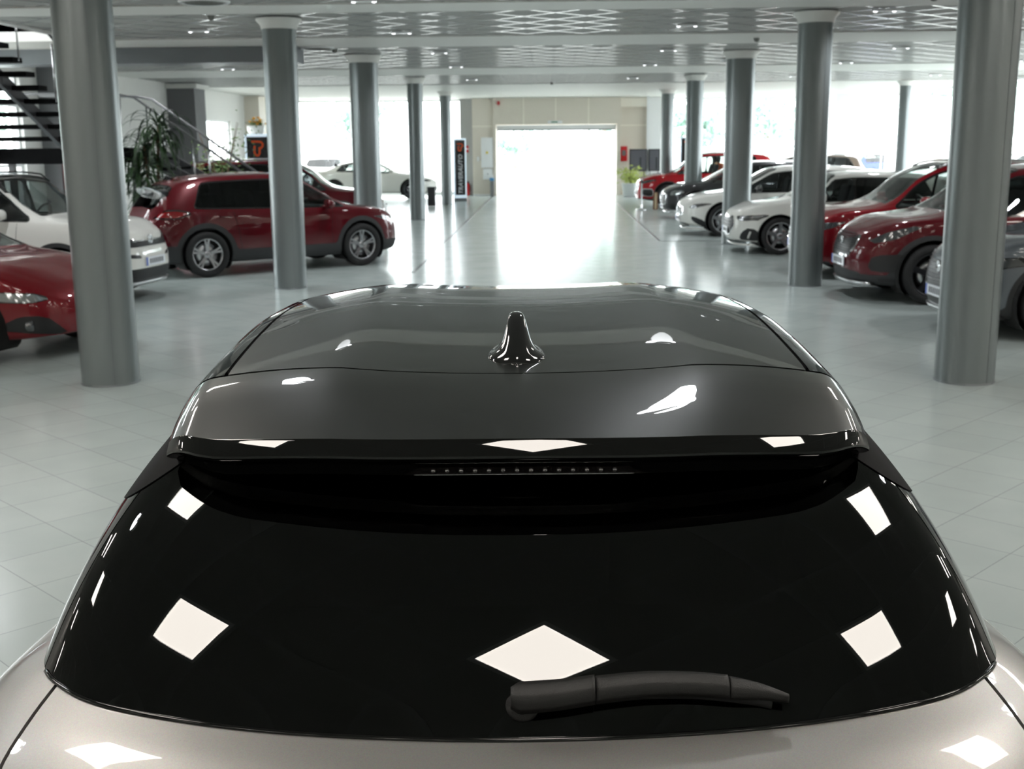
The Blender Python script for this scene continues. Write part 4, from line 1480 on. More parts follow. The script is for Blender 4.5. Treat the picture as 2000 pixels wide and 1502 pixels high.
place(CX, (-2.88, 20.37), 38.5, 'burgundy crossover with dark cladding, side on, parked behind the second left column')
place(SUV2, (-3.45, 25.2), 6, 'red sport utility vehicle behind the burgundy crossover, nose hidden by the third column')
place(WC, (-5.13, 15.1), -8, 'white crossover with black roof behind the near left column')
place(SED, (-4.36, 11.0), -15, 'low red saloon with clear teardrop headlights at the left edge')
place(GS, (4.04, 12.27), 182, 'grey sport utility vehicle half hidden by the near right column')
place(EP, (3.69, 15.0), 182, 'burgundy sport utility vehicle with mesh grille between the two near right columns')
place(RS, (3.62, 17.5), 182, 'red sport utility vehicle with seats showing through the glass, behind the second right column')
place(A1, (3.20, 21.4), 180, 'white hatchback with five spoke wheels right beside the second right column')
place(AC, (2.78, 25.5), 180, 'white hatchback with slim headlights and scooped intakes beyond the other white hatchback')
place(DG, (2.95, 31.0), 180, 'dark grey saloon behind the white hatchbacks in the right row')
place(FR, (2.7, 36.8), 180, 'bright red sport utility vehicle at the far end of the right row')
place(CP, (-4.1, 43.6), -2, 'white coupe with dark roof by the far left window')
place(BR, (6.3, 41.6), 182, 'brown estate car in the second row behind the white hatchbacks')
place(BL, (15.9, 62.0), 90, 'blue hatchback with white roof parked outside, seen from behind', z=-.14)
for i, (x, y, a, l) in enumerate([(19.5, 55, 180, 'white car outside between the pale column and the near right column'), (24.5, 58, 180, 'white car outside at the right edge of the picture'),
                                  (-8.5, 60, 0, 'white car outside behind the white coupe'), (13.2, 66, 170, 'white car outside left of the blue hatchback')]):
    place(WO, (x, y), a, l, z=-.14, group='white cars parked outside')
# ------------------------------------------------------------------ the silver car in the foreground
# its own frame: x to the right, y forward, z up, origin on the floor under the lens; HY shifts it to the middle of the car
HY = 3.65
HX = 0.010
hero = empty('car', (HX * math.cos(YAW) - HY * math.sin(YAW), HX * math.sin(YAW) + HY * math.cos(YAW), 0), YAW)
tag(hero, 'silver car with black roof and spoiler in the foreground, seen from behind and above', 'car')

def H(p):
    return (p[0], p[1] - HY, p[2])

# perimeter curves, half car, rear centre round the side to the front centre
R0 = [(0, 2.125, 1.388), (.28, 2.138, 1.388), (.48, 2.162, 1.386), (.600, 2.195, 1.385), (.664, 2.250, 1.396), (.676, 2.37, 1.416), (.672, 2.75, 1.452), (.655, 3.2, 1.458), (.625, 3.55, 1.436), (.575, 3.74, 1.415), (.42, 3.83, 1.437), (.2, 3.87, 1.452), (0, 3.885, 1.456)]
B0 = [(0, 1.612, 1.070), (.36, 1.636, 1.073), (.63, 1.700, 1.080), (.757, 1.778, 1.086), (.818, 1.878, 1.092), (.832, 2.06, 1.088), (.835, 2.6, 1.055), (.84, 3.3, 1.02), (.82, 4.05, 1.0), (.74, 4.72, .995), (.60, 4.86, 1.0), (.3, 4.97, 1.02), (0, 5.0, 1.03)]
S1 = [(0, 1.575, 1.060), (.37, 1.589, 1.062), (.66, 1.655, 1.069), (.79, 1.750, 1.073), (.856, 1.870, 1.076), (.874, 2.06, 1.066), (.872, 2.6, 1.032), (.872, 3.3, .996), (.862, 4.05, .975), (.84, 4.9, .955), (.72, 5.25, .95), (.36, 5.38, .955), (0, 5.42, .957)]
S2 = [(0, 1.44, 1.010), (.38, 1.452, 1.011), (.70, 1.51, 1.012), (.86, 1.62, 1.010), (.928, 1.82, 1.006), (.942, 2.08, .992), (.930, 2.6, .955), (.915, 3.3, .925), (.915, 4.05, .905), (.905, 5.0, .875), (.80, 5.68, .80), (.42, 5.86, .785), (0, 5.90, .78)]
S1 = [((b[0] + c[0]) / 2 * 1.01, (b[1] + c[1]) / 2 - .004, (b[2] + c[2]) / 2 + .010) if i < 6 else s1 for i, (b, c, s1) in enumerate(zip(B0, S2, S1))]
S3 = [(0, 1.345, .90), (.40, 1.36, .90), (.74, 1.42, .90), (.885, 1.53, .90), (.935, 1.78, .90), (.945, 2.08, .89), (.925, 2.6, .82), (.915, 3.3, .79), (.918, 4.05, .78), (.925, 5.0, .74), (.85, 5.78, .66), (.45, 5.95, .64), (0, 6.0, .64)]
S4 = [(0, 1.31, .60), (.42, 1.32, .60), (.78, 1.38, .60), (.90, 1.50, .60), (.925, 1.78, .60), (.93, 2.08, .60), (.925, 2.6, .56), (.922, 3.3, .54), (.925, 4.05, .54), (.93, 5.0, .52), (.86, 5.78, .46), (.45, 5.95, .44), (0, 6.0, .44)]
S5 = [(0, 1.42, .28), (.42, 1.43, .28), (.74, 1.48, .28), (.86, 1.60, .27), (.89, 1.85, .26), (.89, 2.08, .24), (.89, 2.6, .22), (.89, 3.3, .22), (.89, 4.05, .22), (.89, 5.0, .22), (.8, 5.72, .22), (.42, 5.86, .22), (0, 5.9, .22)]

PH = [10, 10, 8, 8, 8, 10, 10, 10, 10, 8, 8, 8]
def ring_curve(K):
    """full perimeter (both sides) sampled; returns points and index parameter (signed by side)"""
    K = [list(p) for p in K]
    # mirror neighbours at both ends so the centre is smooth
    ext = [[-K[1][0], K[1][1], K[1][2]]] + K + [[-K[-2][0], K[-2][1], K[-2][2]]]
    S, tt = catmull(ext, [1] + PH + [1])
    keep = (tt >= 1 - 1e-9) & (tt <= len(K) + 1e-9)
    S, tt = S[keep], tt[keep] - 1
    return S, tt

def loft(curves, counts, mids=None):
    """curves bottom to top; Catmull-Rom across them; both sides"""
    rs = [ring_curve(c) for c in curves]
    tt = rs[0][1]
    n = len(tt)
    rows = []
    for j in range(n):
        ctl = np.array([r[0][j] for r in rs])
        if mids is not None:
            ctl = mids(ctl, tt[j])
        if mids is not None:
            S, q = catmull(ctl, [4] * (len(ctl) - 1))
            q = q * 2 / (len(ctl) - 1)
        else:
            S, q = catmull(ctl, counts)
        rows.append((S, q))
    m = len(rows[0][0])
    V, A = [], []
    for sg in (1, -1):
        for j in range(n):
            if sg < 0 and (j == 0 or j == n - 1):
                continue
            S, q = rows[j]
            for i in range(m):
                V.append((S[i][0] * sg, S[i][1], S[i][2]))
                A.append((tt[j], q[i], sg))
    # ring order: +side 0..n-1, then -side n-2..1
    order = list(range(n)) + [n + (j - 1) for j in range(n - 2, 0, -1)]
    F = []
    N = len(order)
    for a in range(N):
        b = (a + 1) % N
        for i in range(m - 1):
            F.append((order[a] * m + i, order[b] * m + i, order[b] * m + i + 1, order[a] * m + i + 1))
    V = np.array(V)
    V[:, 1] -= HY
    return Skin(V, np.array(A, float), F)

# ---- lower body
low = loft([S5, S4, S3, S2, S1, B0], [4, 5, 6, 5, 5])
HR, HXF, HXR = .345, 5.05 - HY, 2.36 - HY
def harch(rad):
    def f(P_, A_):
        d = np.minimum(np.hypot(P_[:, 1] - HXF, P_[:, 2] - HR), np.hypot(P_[:, 1] - HXR, P_[:, 2] - HR))
        return np.minimum(rad - d, np.abs(P_[:, 0]) - .5)
    return f
_, low = low.split(harch(HR + .05))
clad, low = low.split(lambda P_, A_: np.maximum(harch(HR + .12)(P_, A_), .36 - P_[:, 2]))
clad.build('wheel_arch_trim', M['cladding'], hero, off=.004, thick=.02)
# the joint between tailgate and wings: runs down and outwards from the corner of the rear window
JOINT = [(0.0, .72), (.90, .74), (.985, .775), (1.04, .782), (1.070, .772), (1.10, .755), (1.2, .75)]
_jz = pchip([(a, b) for a, b in JOINT])
def f_gate(P_, A_):
    """positive on the tailgate"""
    return np.minimum(_jz(P_[:, 2]) - np.abs(P_[:, 0]), (2.1 - HY) - P_[:, 1])
lamp = lambda P_, A_: np.minimum(sd_poly(np.abs(P_[:, 0]), P_[:, 2], [(.42, .83), (.60, .80), (1.3, .82), (1.3, .90), (.6, .90)]), (1.95 - HY) - P_[:, 1])
tl, low = low.split(lamp)
for s_ in (1, -1):
    a, _ = tl.split(lambda P_, A_: P_[:, 0] * s_)
    a.build('tail_light', M['tail_lens'], hero, off=.006, thick=.01)
gate, rest = low.split(lambda P_, A_: f_gate(P_, A_) - .0032)
joint, rest = rest.split(lambda P_, A_: f_gate(P_, A_) + .0032)
bump, gate = gate.split(lambda P_, A_: .56 - P_[:, 2])
bump.build('rear_bumper', M['silver_paint'], hero, off=.004, thick=.01)
gate.build('tailgate', M['silver_paint'], hero, thick=.012)
joint.build('tailgate_joint', M['seam'], hero, off=-.010)
hood, rest = rest.split(lambda P_, A_: np.minimum(A_[:, 0] - 8.9, A_[:, 1] - 3.05))
hood.build('bonnet', M['silver_paint'], hero)
grl, rest = rest.split(lambda P_, A_: np.minimum(sd_poly(np.abs(P_[:, 0]), P_[:, 2], [(0, .34), (.45, .36), (.52, .58), (0, .62)]), P_[:, 1] - (5.5 - HY)))
grl.build('grille', M['grille_black'], hero, thick=.01)
hlt, rest = rest.split(lambda P_, A_: np.minimum(sd_poly(np.abs(P_[:, 0]), P_[:, 2], [(.55, .66), (.95, .68), (.95, .75), (.6, .73)]), P_[:, 1] - (5.1 - HY)))
for s_ in (1, -1):
    a, _ = hlt.split(lambda P_, A_: P_[:, 0] * s_)
    a.build('headlight', M['lamp_lens'], hero, off=.004, thick=.01)
for s_ in (1, -1):
    a, _ = rest.split(lambda P_, A_: P_[:, 0] * s_ + 1e-5)
    a.build('body_side', M['silver_paint'], hero, thick=.012)

M['shade_black'] = pmat('shade_black', (.002, .002, .0025), .6, spec=.08)
M['lip_black'] = pmat('lip_black', (.003, .003, .003), .4, spec=0.0, coat=1.0, coat_rough=.01)
# ---- upper body: glass and pillars
def bulge(ctl, t):
    b, r = ctl[0], ctl[1]
    m = (b + r) / 2
    # outward bulge of the middle
    k = .027 + .008 * max(0, 1 - (b[0] / .8) ** 2)
    rear = np.array([b[0] * .02, -.55 * k, .85 * k])
    side = np.array([.026, 0., 0.])
    front = np.array([b[0] * .02, .6 * .02, .8 * .02])
    def sm(a, c, x):
        x = min(1, max(0, (x - a) / (c - a)))
        return x * x * (3 - 2 * x)
    w1, w2 = sm(3.0, 4.8, t), sm(8.4, 9.6, t)
    off = (rear * (1 - w1) + side * w1) * (1 - w2) + front * w2
    return np.array([b + (r - b) * q + off * 4 * q * (1 - q) for q in np.linspace(0, 1, 7)])
up = loft([B0, R0], [12, 12], bulge)
def band(a, b):
    return lambda P_, A_: np.minimum(A_[:, 0] - a, b - A_[:, 0])
tip_shade, up = up.split(lambda P_, A_: np.minimum(P_[:, 2] - (1.392 - (np.abs(P_[:, 0]) - .585) * .60), np.minimum(4.45 - A_[:, 0], (np.abs(P_[:, 0]) - .575) * .5)))  # flush black patch paints the shade below the spoiler tip onto the pillar
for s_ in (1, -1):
    a, _ = tip_shade.split(lambda P_, A_: P_[:, 0] * s_)
    a.build('pillar_shade_patch', M['shade_black'], hero, off=.002, thick=.008)
rw_, up = up.split(lambda P_, A_: 3.62 - A_[:, 0])
j1, up = up.split(lambda P_, A_: 3.66 - A_[:, 0])
j1.build('window_joint', M['seam'], hero, off=-.008)
rw_.build('rear_window', M['hero_glass'] if 'hero_glass' in M else M['privacy_glass'], hero, thick=.004)
dp, up = up.split(lambda P_, A_: 4.55 - A_[:, 0])
for s_ in (1, -1):
    a, _ = dp.split(lambda P_, A_: P_[:, 0] * s_)
    a.build('rear_pillar_trim', M['black_gloss'], hero, thick=.01)
ws_, up = up.split(lambda P_, A_: A_[:, 0] - 9.55)
ws_.build('windscreen', M['windscreen'], hero)
def hw(a, b):
    def f(P_, A_):
        q = np.minimum((A_[:, 0] - a) * .3, (b - A_[:, 0]) * .3)
        return np.minimum(q, np.minimum(A_[:, 1] - .16, 1.86 - A_[:, 1]) * .18)
    return f
for a_, b_ in ((4.75, 5.95), (6.05, 7.45), (7.55, 8.85)):
    wq, up = up.split(hw(a_, b_))
    for s_ in (1, -1):
        a, _ = wq.split(lambda P_, A_: P_[:, 0] * s_)
        a.build('side_window', M['privacy_glass'], hero, off=-.004)
for s_ in (1, -1):
    a, _ = up.split(lambda P_, A_: P_[:, 0] * s_)
    a.build('window_surround', M['black_gloss'], hero, thick=.01)

# ---- roof skin and spoiler: height field over the plan
zc = pchip([(1.90, 1.434), (1.965, 1.4500), (2.10, 1.482), (2.25, 1.5085), (2.45, 1.530), (2.70, 1.5475), (2.95, 1.556), (3.2, 1.5535), (3.4, 1.541), (3.6, 1.519), (3.75, 1.492), (3.89, 1.456)])
_r0, _rt = ring_curve(R0)
_side = (_rt >= 4) & (_rt <= 9)
xe = pchip([(1.90, .640), (1.98, .648), (2.1, .662), (2.245, .676), (2.36, .684), (2.75, .684), (3.2, .668), (3.55, .638), (3.74, .585), (3.80, .52), (3.86, .34), (3.89, .06)])
ze = pchip([(1.90, 1.375), (1.98, 1.385), (2.1, 1.392), (2.245, 1.402), (2.36, 1.414), (2.75, 1.452), (3.2, 1.458), (3.55, 1.436), (3.74, 1.415), (3.85, 1.43), (3.89, 1.452)])
def roof_z(x, y):
    ax = abs(x)
    e = float(xe(y))
    c = float(zc(y))
    q = ax * .655 / max(e, .2)
    if y > 3.7:
        k = min(1, (y - 3.7) / .19)
    else:
        k = 0
    rd = .010 * min(1, max(0, (y - 1.965) / .22))
    dm = .42 + .58 * min(1, max(0, (y - 1.965) / .28))
    ex = .12 * ax * ax * (1 - min(1, max(0, (y - 1.965) / .28)))
    if q < .335:
        d = rd * (q / .335) ** 2
    else:
        s = q - .335
        d = rd - (.055 * s + .36 * s * s) * dm
    # shoulder rolling over to the side
    s = max(0, q - .585)
    d -= (6.0 * s ** 2 + 60 * s ** 3) * (.35 + .65 * dm)
    return c + d * (1 - k * .7) - ex
def gap_y(x):
    ax = abs(x)
    if ax < .335:
        return 2.252 + .012 * (ax / .335) ** 3 - .004
    return 2.260 + .20 * (ax - .335) + .1 * (ax - .335) ** 2
def te_y(x):
    ax = abs(x)
    y = 1.962 + .098 * (ax / .6) ** 2.2
    if ax > .50:
        y += .6 * (ax - .50) ** 2 + 14 * (ax - .50) ** 3
    return y
us = sorted(set([0.0] + list(np.linspace(0, .335, 9)) + list(np.linspace(.335, .585, 9)) + list(np.linspace(.585, .655, 9))))
us = [-u for u in reversed(us) if u > 0] + us

def field_patch(name, ya_f, yb_f, ny, mat, thick=.012, ulim=.655, power=1.0, skirt=0, ga=0, gb=0):
    V, F = [], []
    U = [u for u in us if abs(u) <= ulim + 1e-9]
    for i in range(ny + 1):
        t = (i / ny) ** power
        for u in U:
            # iterate since x depends on y
            y = ya_f(u) + ga + t * (yb_f(u) - gb - ya_f(u) - ga)
            x = u * float(xe(y)) / .655
            y = ya_f(x) + ga + t * (yb_f(x) - gb - ya_f(x) - ga)
            x = u * float(xe(y)) / .655
            V.append((x, y - HY, roof_z(x, y)))
    n = len(U)
    for i in range(ny):
        for j in range(n - 1):
            F.append((i * n + j, i * n + j + 1, (i + 1) * n + j + 1, (i + 1) * n + j))
    return Skin(np.array(V), np.zeros((len(V), 1)), F)

G = .0045
roof = field_patch('roof', gap_y, lambda x: 3.885, 46, None, ga=G / 2)
# ditch line between roof panel and side rail
def f_ditch(P_, A_):
    q = np.abs(P_[:, 0]) * .655 / np.maximum(xe(P_[:, 1] + HY), .2)
    return q
cen, rail = roof.split(lambda P_, A_: np.maximum(.560 - f_ditch(P_, A_), P_[:, 1] - (3.62 - HY)))
dt, rail = rail.split(lambda P_, A_: .5685 - f_ditch(P_, A_))
cen.build('roof_panel', M['roof_black'], hero, thick=.015)
for s_ in (1, -1):
    a, _ = rail.split(lambda P_, A_: P_[:, 0] * s_)
    a.build('roof_side_rail', M['black_gloss'], hero, thick=.015)
dt.build('roof_ditch', M['seam'], hero, off=-.010)
# dark joint under the gap between roof and spoiler
gv, gf = [], []
gx = [u * float(xe(gap_y(u))) / .655 for u in us]
for u in gx:
    y = gap_y(u)
    z = roof_z(u, y)
    gv += [(u, y - .014 - HY, z - .016), (u, y + .014 - HY, z - .014)]
for j in range(len(gx) - 1):
    gf.append((2 * j, 2 * j + 2, 2 * j + 3, 2 * j + 1))
mk('roof_seal', gv, gf, M['seam'], hero)

# spoiler: upper skin, rounded trailing edge, underside, all one closed sweep across the car
def spoiler_mesh():
    V, F = [], []
    xs = [u * .985 for u in us]
    m = None
    for u in xs:
        prof = []
        x0 = u
        yt = te_y(u)
        yg = gap_y(u) - G / 2
        n = 14
        for i in range(n + 2):
            y = yg + (yt - yg) * (i / n if i < n else (1 - .006 if i == n else 1))
            x = u * float(xe(y)) / .655
            prof.append((x, y, roof_z(x, y)))
        x, y, z = prof[-1]
        au = abs(u) / .645
        # thickness of the lip shrinks at the tips
        tk = 1 - .25 * max(0, (au - .85) / .15) ** 2
        zl = z
        side = 1 if u >= 0 else -1
        for dy, dz in ((-.0012, -.0008), (-.0030, -.0028), (-.0215, -.0218), (-.0235, -.0252), (-.0235, -.0292), (-.020, -.0332), (.006, -.0470)):
            prof.append((x, y + dy, zl + dz * tk))
        inn = 1 - .035 * (au ** 4)
        # face carrying the brake lamp, then the underside running forward to the glass
        for dy, dz, q in ((.016, -.051, .99), (.034, -.074, .985), (.068, -.086, .975), (.115, -.098, .965), (.20, -.088, .96)):
            prof.append((x * (1 - (1 - q) * au ** 2), y + dy, zl + dz * tk))
        prof.append((x * .95, yg - .01, prof[0][2] - .03))
        if m is None:
            m = len(prof)
        V += [(a, b - HY, c) for a, b, c in prof]
    n = len(xs)
    for j in range(n - 1):
        for i in range(m):
            k = (i + 1) % m
            F.append((j * m + i, j * m + k, (j + 1) * m + k, (j + 1) * m + i))
    F.append(tuple(range(m))[::-1])
    F.append(tuple((n - 1) * m + i for i in range(m)))
    return V, F
sv, sf = spoiler_mesh()
sf = [tuple(reversed(f)) for f in sf]
spo = mk('spoiler', sv, sf, M['roof_black'], hero)
spo.data.materials.append(M['lip_black'])
_m = (len(sv) // (len(us)))
for _p in spo.data.polygons:
    if _p.index < len(sf) - 2 and _p.index % _m >= 15:
        _p.material_index = 1
# sharp upper edge of the trailing lip
bm_mod = spo.modifiers.new('edge', 'EDGE_SPLIT')
bm_mod.split_angle = math.radians(24)

# third brake light
lampv = MB()
def lamp_pt(x, k):
    yt = te_y(x)
    z0 = roof_z(x, yt)
    y = yt + .016 + .018 * k
    return (x, y - HY - .0035, z0 - .051 - .023 * k)
for (nm, mat, x0, x1, k0, k1, dd) in (('brake_light', 'lamp_dark', -.205, .225, .15, .95, 0),):
    v, f = [], []
    N_ = 24
    for i in range(N_ + 1):
        t = i / N_
        xa = x0 + (x1 - x0) * t
        xin = x0 + .03 + (x1 - x0 - .06) * t
        a = lamp_pt(xa, k1); b = lamp_pt(xin, k0)
        v += [(a[0], a[1] - .001, a[2]), (b[0], b[1] - .001, b[2]), (a[0], a[1] + .012, a[2]), (b[0], b[1] + .012, b[2])]
    for i in range(N_):
        q, r_ = i * 4, (i + 1) * 4
        f += [(q, r_, r_ + 1, q + 1), (q + 1, r_ + 1, r_ + 3, q + 3), (q, q + 2, r_ + 2, r_)]
    M['lamp_dark'] = pmat('lamp_dark', (.012, .010, .010), .12, 0, coat=1.0)
    bl = mk(nm, v, f, M['lamp_dark'], hero, False)
    for i in range(14):
        x = x0 + .055 + (x1 - x0 - .11) * i / 13
        p = lamp_pt(x, .5)
        lb = MB().lathe([(.001, -.004), (.003, -.0035), (.0045, -.001), (.0046, .002)], 12, (p[0], p[1] - .001, p[2]), 'y')
        lb.build('lamp_bulb', M['lamp_led'] if 'lamp_led' in M else M['steel'], bl)
    ed = MB().tube([(lamp_pt(x, .9)[0], lamp_pt(x, .9)[1] - .002, lamp_pt(x, .9)[2]) for x in np.linspace(x0 + .02, x1 - .02, 12)], .0009, 5)
    ed.build('lamp_trim', M['steel'], bl)

# ---- shark fin antenna
ab = []
ay, az = 2.335, None
def ant_ring(k):
    """k 0 base .. 1 tip: half width, y rear, y front, z"""
    w_ = [.0620, .0580, .0460, .0370, .0305, .0260, .0215, .0175, .0140, .008][k]
    yr = [2.298, 2.299, 2.306, 2.318, 2.332, 2.350, 2.372, 2.392, 2.408, 2.420][k]
    yf = [2.490, 2.488, 2.480, 2.472, 2.466, 2.460, 2.454, 2.449, 2.444, 2.436][k]
    z = [0, .004, .010, .019, .032, .046, .061, .073, .080, .083][k]
    return w_, yr, yf, z
av, af = [], []
NS = 32
for k in range(10):
    w_, yr, yf, z = ant_ring(k)
    for j in range(NS):
        a = 2 * PI * j / NS
        cx, sy = math.cos(a), math.sin(a)
        yc = yr + (yf - yr) * (.30 if k < 3 else .35)
        if sy < 0:
            y = yc + (yc - yr) * sy
            x = w_ * abs(cx) ** (1.3 if k < 3 else .8) * (1 if cx > 0 else -1)
        else:
            y = yc + (yf - yc) * sy
            x = w_ * abs(cx) ** 1.25 * (1 if cx > 0 else -1)
        base = roof_z(0, 2.38) - .002
        zz = base + z if k > 0 else roof_z(x, y) - .004
        if k == 1:
            zz = roof_z(x, y) + .004
        av.append((x, y - HY, zz))
for k in range(9):
    for j in range(NS):
        af.append((k * NS + j, k * NS + (j + 1) % NS, (k + 1) * NS + (j + 1) % NS, (k + 1) * NS + j))
af.append(tuple(9 * NS + j for j in range(NS)))
an = mk('antenna', av, af, M['black_gloss'], hero)
sb = an.modifiers.new('smooth', 'SUBSURF'); sb.levels = 1; sb.render_levels = 2

# ---- rear wiper, lying along the foot of the window
def glass_point(x, s):
    """x across, s 0 at the foot .. 1 at the top of the rear window; point and normal"""
    P_, A_ = _gp
    d = (P_[:, 0] - x) ** 2 * 1.0 + (A_[:, 1] / 2 - s) ** 2
    i = np.argmin(d)
    return P_[i]
_gp = (rw_.P[[i for f in rw_.F for i in f]], rw_.A[[i for f in rw_.F for i in f]])
_gb = lambda x, y: np.array([1, x, y, x * x, x * y, y * y])
_gm = (_gp[0][:, 1] + HY < 1.85) & (np.abs(_gp[0][:, 0]) < .6)
_gc = np.linalg.lstsq(np.array([_gb(p[0], p[1] + HY) for p in _gp[0][_gm]]), _gp[0][_gm][:, 2], rcond=None)[0]
def wip(x, y, up_):
    """a point up_ above the glass plane at plan position x, y"""
    z = float(np.dot(_gc, _gb(x, y)))
    return Vector((x, y - HY, z)) + Vector((0, -.53, .85)) * up_
WP = [(-.020, 1.652), (.05, 1.656), (.12, 1.664), (.20, 1.672), (.28, 1.675), (.36, 1.673), (.42, 1.666)]
def wiper_part(name, i0, i1, hw_, hh, lift, mat, parent, taper=None, dyo=0.0):
    cv = pchip(WP)
    xs = np.linspace(i0, i1, 26)
    V, F = [], []
    Nn = Vector((0, -.53, .85))
    for q, x in enumerate(xs):
        y = float(cv(x)) + dyo
        c = wip(x, y, lift)
        t = q / (len(xs) - 1)
        k = taper(t) if taper else 1
        U_ = Vector((0, .85, .53))
        for (a, b) in ((-1, -.8), (-.9, 0), (-.62, .82), (-.3, 1), (.35, 1), (.72, .8), (.95, 0), (1, -.8)):
            V.append(tuple(c + U_ * hw_ * k * a + Nn * hh * (k * .5 + .5) * b))
    m = 8
    for q in range(len(xs) - 1):
        for j in range(m):
            F.append((q * m + j, q * m + (j + 1) % m, (q + 1) * m + (j + 1) % m, (q + 1) * m + j))
    F += [tuple(range(m))[::-1], tuple((len(xs) - 1) * m + j for j in range(m))]
    return mk(name, V, F, mat, parent)
M['wiper_plastic'] = noise_rough(pmat('wiper_plastic', (.011, .0105, .010), .42), 90, .38, .5, .15, 600)
arm = wiper_part('wiper_arm', -.016, .112, .0250, .0150, .024, M['wiper_plastic'], hero, lambda t: min(1, .60 + 4 * t) * (1 - .10 * t))
cap = wiper_part('wiper_hub', .114, .318, .0215, .0125, .023, M['wiper_plastic'], arm, lambda t: 1 - .14 * t)
tip = wiper_part('wiper_tip', .320, .410, .0185, .0105, .021, M['wiper_plastic'], arm, lambda t: max(.2, 1 - .72 * t ** 1.3))
bladE = wiper_part('wiper_blade', .05, .385, .006, .008, .007, M['rubber'], arm, None, -.006)
pv = MB()
c = wip(.002, 1.652, 0)
T = Matrix.Translation(c) @ Vector((0, -.53, .85)).to_track_quat('Z', 'Y').to_matrix().to_4x4()
b0 = len(pv.v)
pv.lathe([(.026, -.004), (.026, .002), (.019, .006), (.017, .02), (.001, .024)], 28)
pv.v = [tuple(T @ Vector(p)) for p in pv.v]
pv.build('wiper_pivot', M['wiper_plastic'], arm)

# washer jet on the tailgate edge of the spoiler and window foot rubber
fr_, gf_ = [], []
foot = [p for p in zip(*ring_curve(B0))]
pts = [(p[0], p[1] - HY, p[2] + .001) for p, t in foot if t <= 3.62]
pts = [(-p[0], p[1], p[2]) for p in reversed(pts[1:])] + pts
MB().tube(pts, .0042, 8).build('window_rubber', M['lip_black'], hero)

# wheels and cabin
for y in (HXF, HXR):
    for sg in (1, -1):
        e = MB()
        # wheels are modelled about +x travel, so turn them into this frame
        w = make_wheel(hero, 0, 1, 0, HR, .22, 5, True)
        w.rotation_euler = (0, 0, PI / 2 if sg < 0 else -PI / 2)
        w.location = (sg * .81, y, HR)
        wl = MB().lathe([(HR + .055, .09), (HR + .055, -.32), (.001, -.32)], 28, axis='y')
        wl.v = [tuple(Matrix.Rotation(-PI / 2 * sg, 4, 'Z') @ Vector((p[0], p[1], max(p[2], -HR + .14)))) for p in wl.v]
        wl.build('wheel_well', M['seam'], hero, (sg * .81, y, HR))
MB().box(-.72, .72, 1.85 - HY, 4.75 - HY, .84, .88).build('cabin_floor', M['cabin'], hero)
MB().box(-.86, .86, 1.5 - HY, 5.7 - HY, .22, .26).build('underbody', M['seam'], hero)
for (sx, sy) in ((-.42, 2.62), (0, 2.62), (.42, 2.62), (-.38, 3.5), (.38, 3.5)):
    st = MB().rbox((0, 0, 0), (.44 if sy > 3 else .40, .13, .52), .05, Matrix.Translation((sx, sy - HY, 1.06)) @ Matrix.Rotation(math.radians(14), 4, 'X')).build('seat', M['seat_fabric'], hero)
    hd = MB().rbox((sx, sy - HY - .06, 1.36 if sy > 3 else 1.31), (.26, .10, .17), .045)
    hd.tube([(sx - .05, sy - HY - .05, 1.2), (sx - .05, sy - HY - .06, 1.33)], .007, 6)
    hd.tube([(sx + .05, sy - HY - .05, 1.2), (sx + .05, sy - HY - .06, 1.33)], .007, 6)
    hd.build('headrest', M['seat_fabric'], st)
MB().rbox((0, 4.45 - HY, .95), (1.4, .5, .16), .05).build('dashboard', M['cabin'], hero)
sw = MB()
T = Matrix.Translation((-.36, 4.12 - HY, 1.0)) @ Matrix.Rotation(math.radians(65), 4, 'X')
sw.tube([T @ Vector((.18 * math.cos(a), .18 * math.sin(a), 0)) for a in np.linspace(0, 2 * PI, 24, endpoint=False)], .014, 8, True)
sw.tube([T @ Vector((-.17, 0, 0)), T @ Vector((0, 0, -.03)), T @ Vector((.17, 0, 0))], .018, 6)
sw.build('steering_wheel', M['black_plastic'], hero)
for s_ in (1, -1):
    mb = MB()
    mb.rbox((s_ * 1.0, 4.35 - HY, 1.05), (.2, .13, .15), .055)
    mb.tube([(s_ * .82, 4.35 - HY, 1.0), (s_ * .96, 4.36 - HY, 1.02)], [.03, .024], 8)
    mb.build('wing_mirror', M['silver_paint'], hero)
# ------------------------------------------------------------------ outside
M['asphalt'] = noise_rough(pmat('asphalt', srgb(176, 175, 170), 0.9), 3, 0.8, 0.95)
M['leaf_hazed'] = pmat('leaf_hazed', srgb(150, 176, 164), 0.8)  # haze put into the leaf colour: paler and bluer
M['bark'] = pmat('bark', srgb(168, 158, 148), 0.9)
og = MB().box(-160, 160, -60, 240, -0.3, -0.14).build('ground_outside', M['asphalt'])
structure(og)

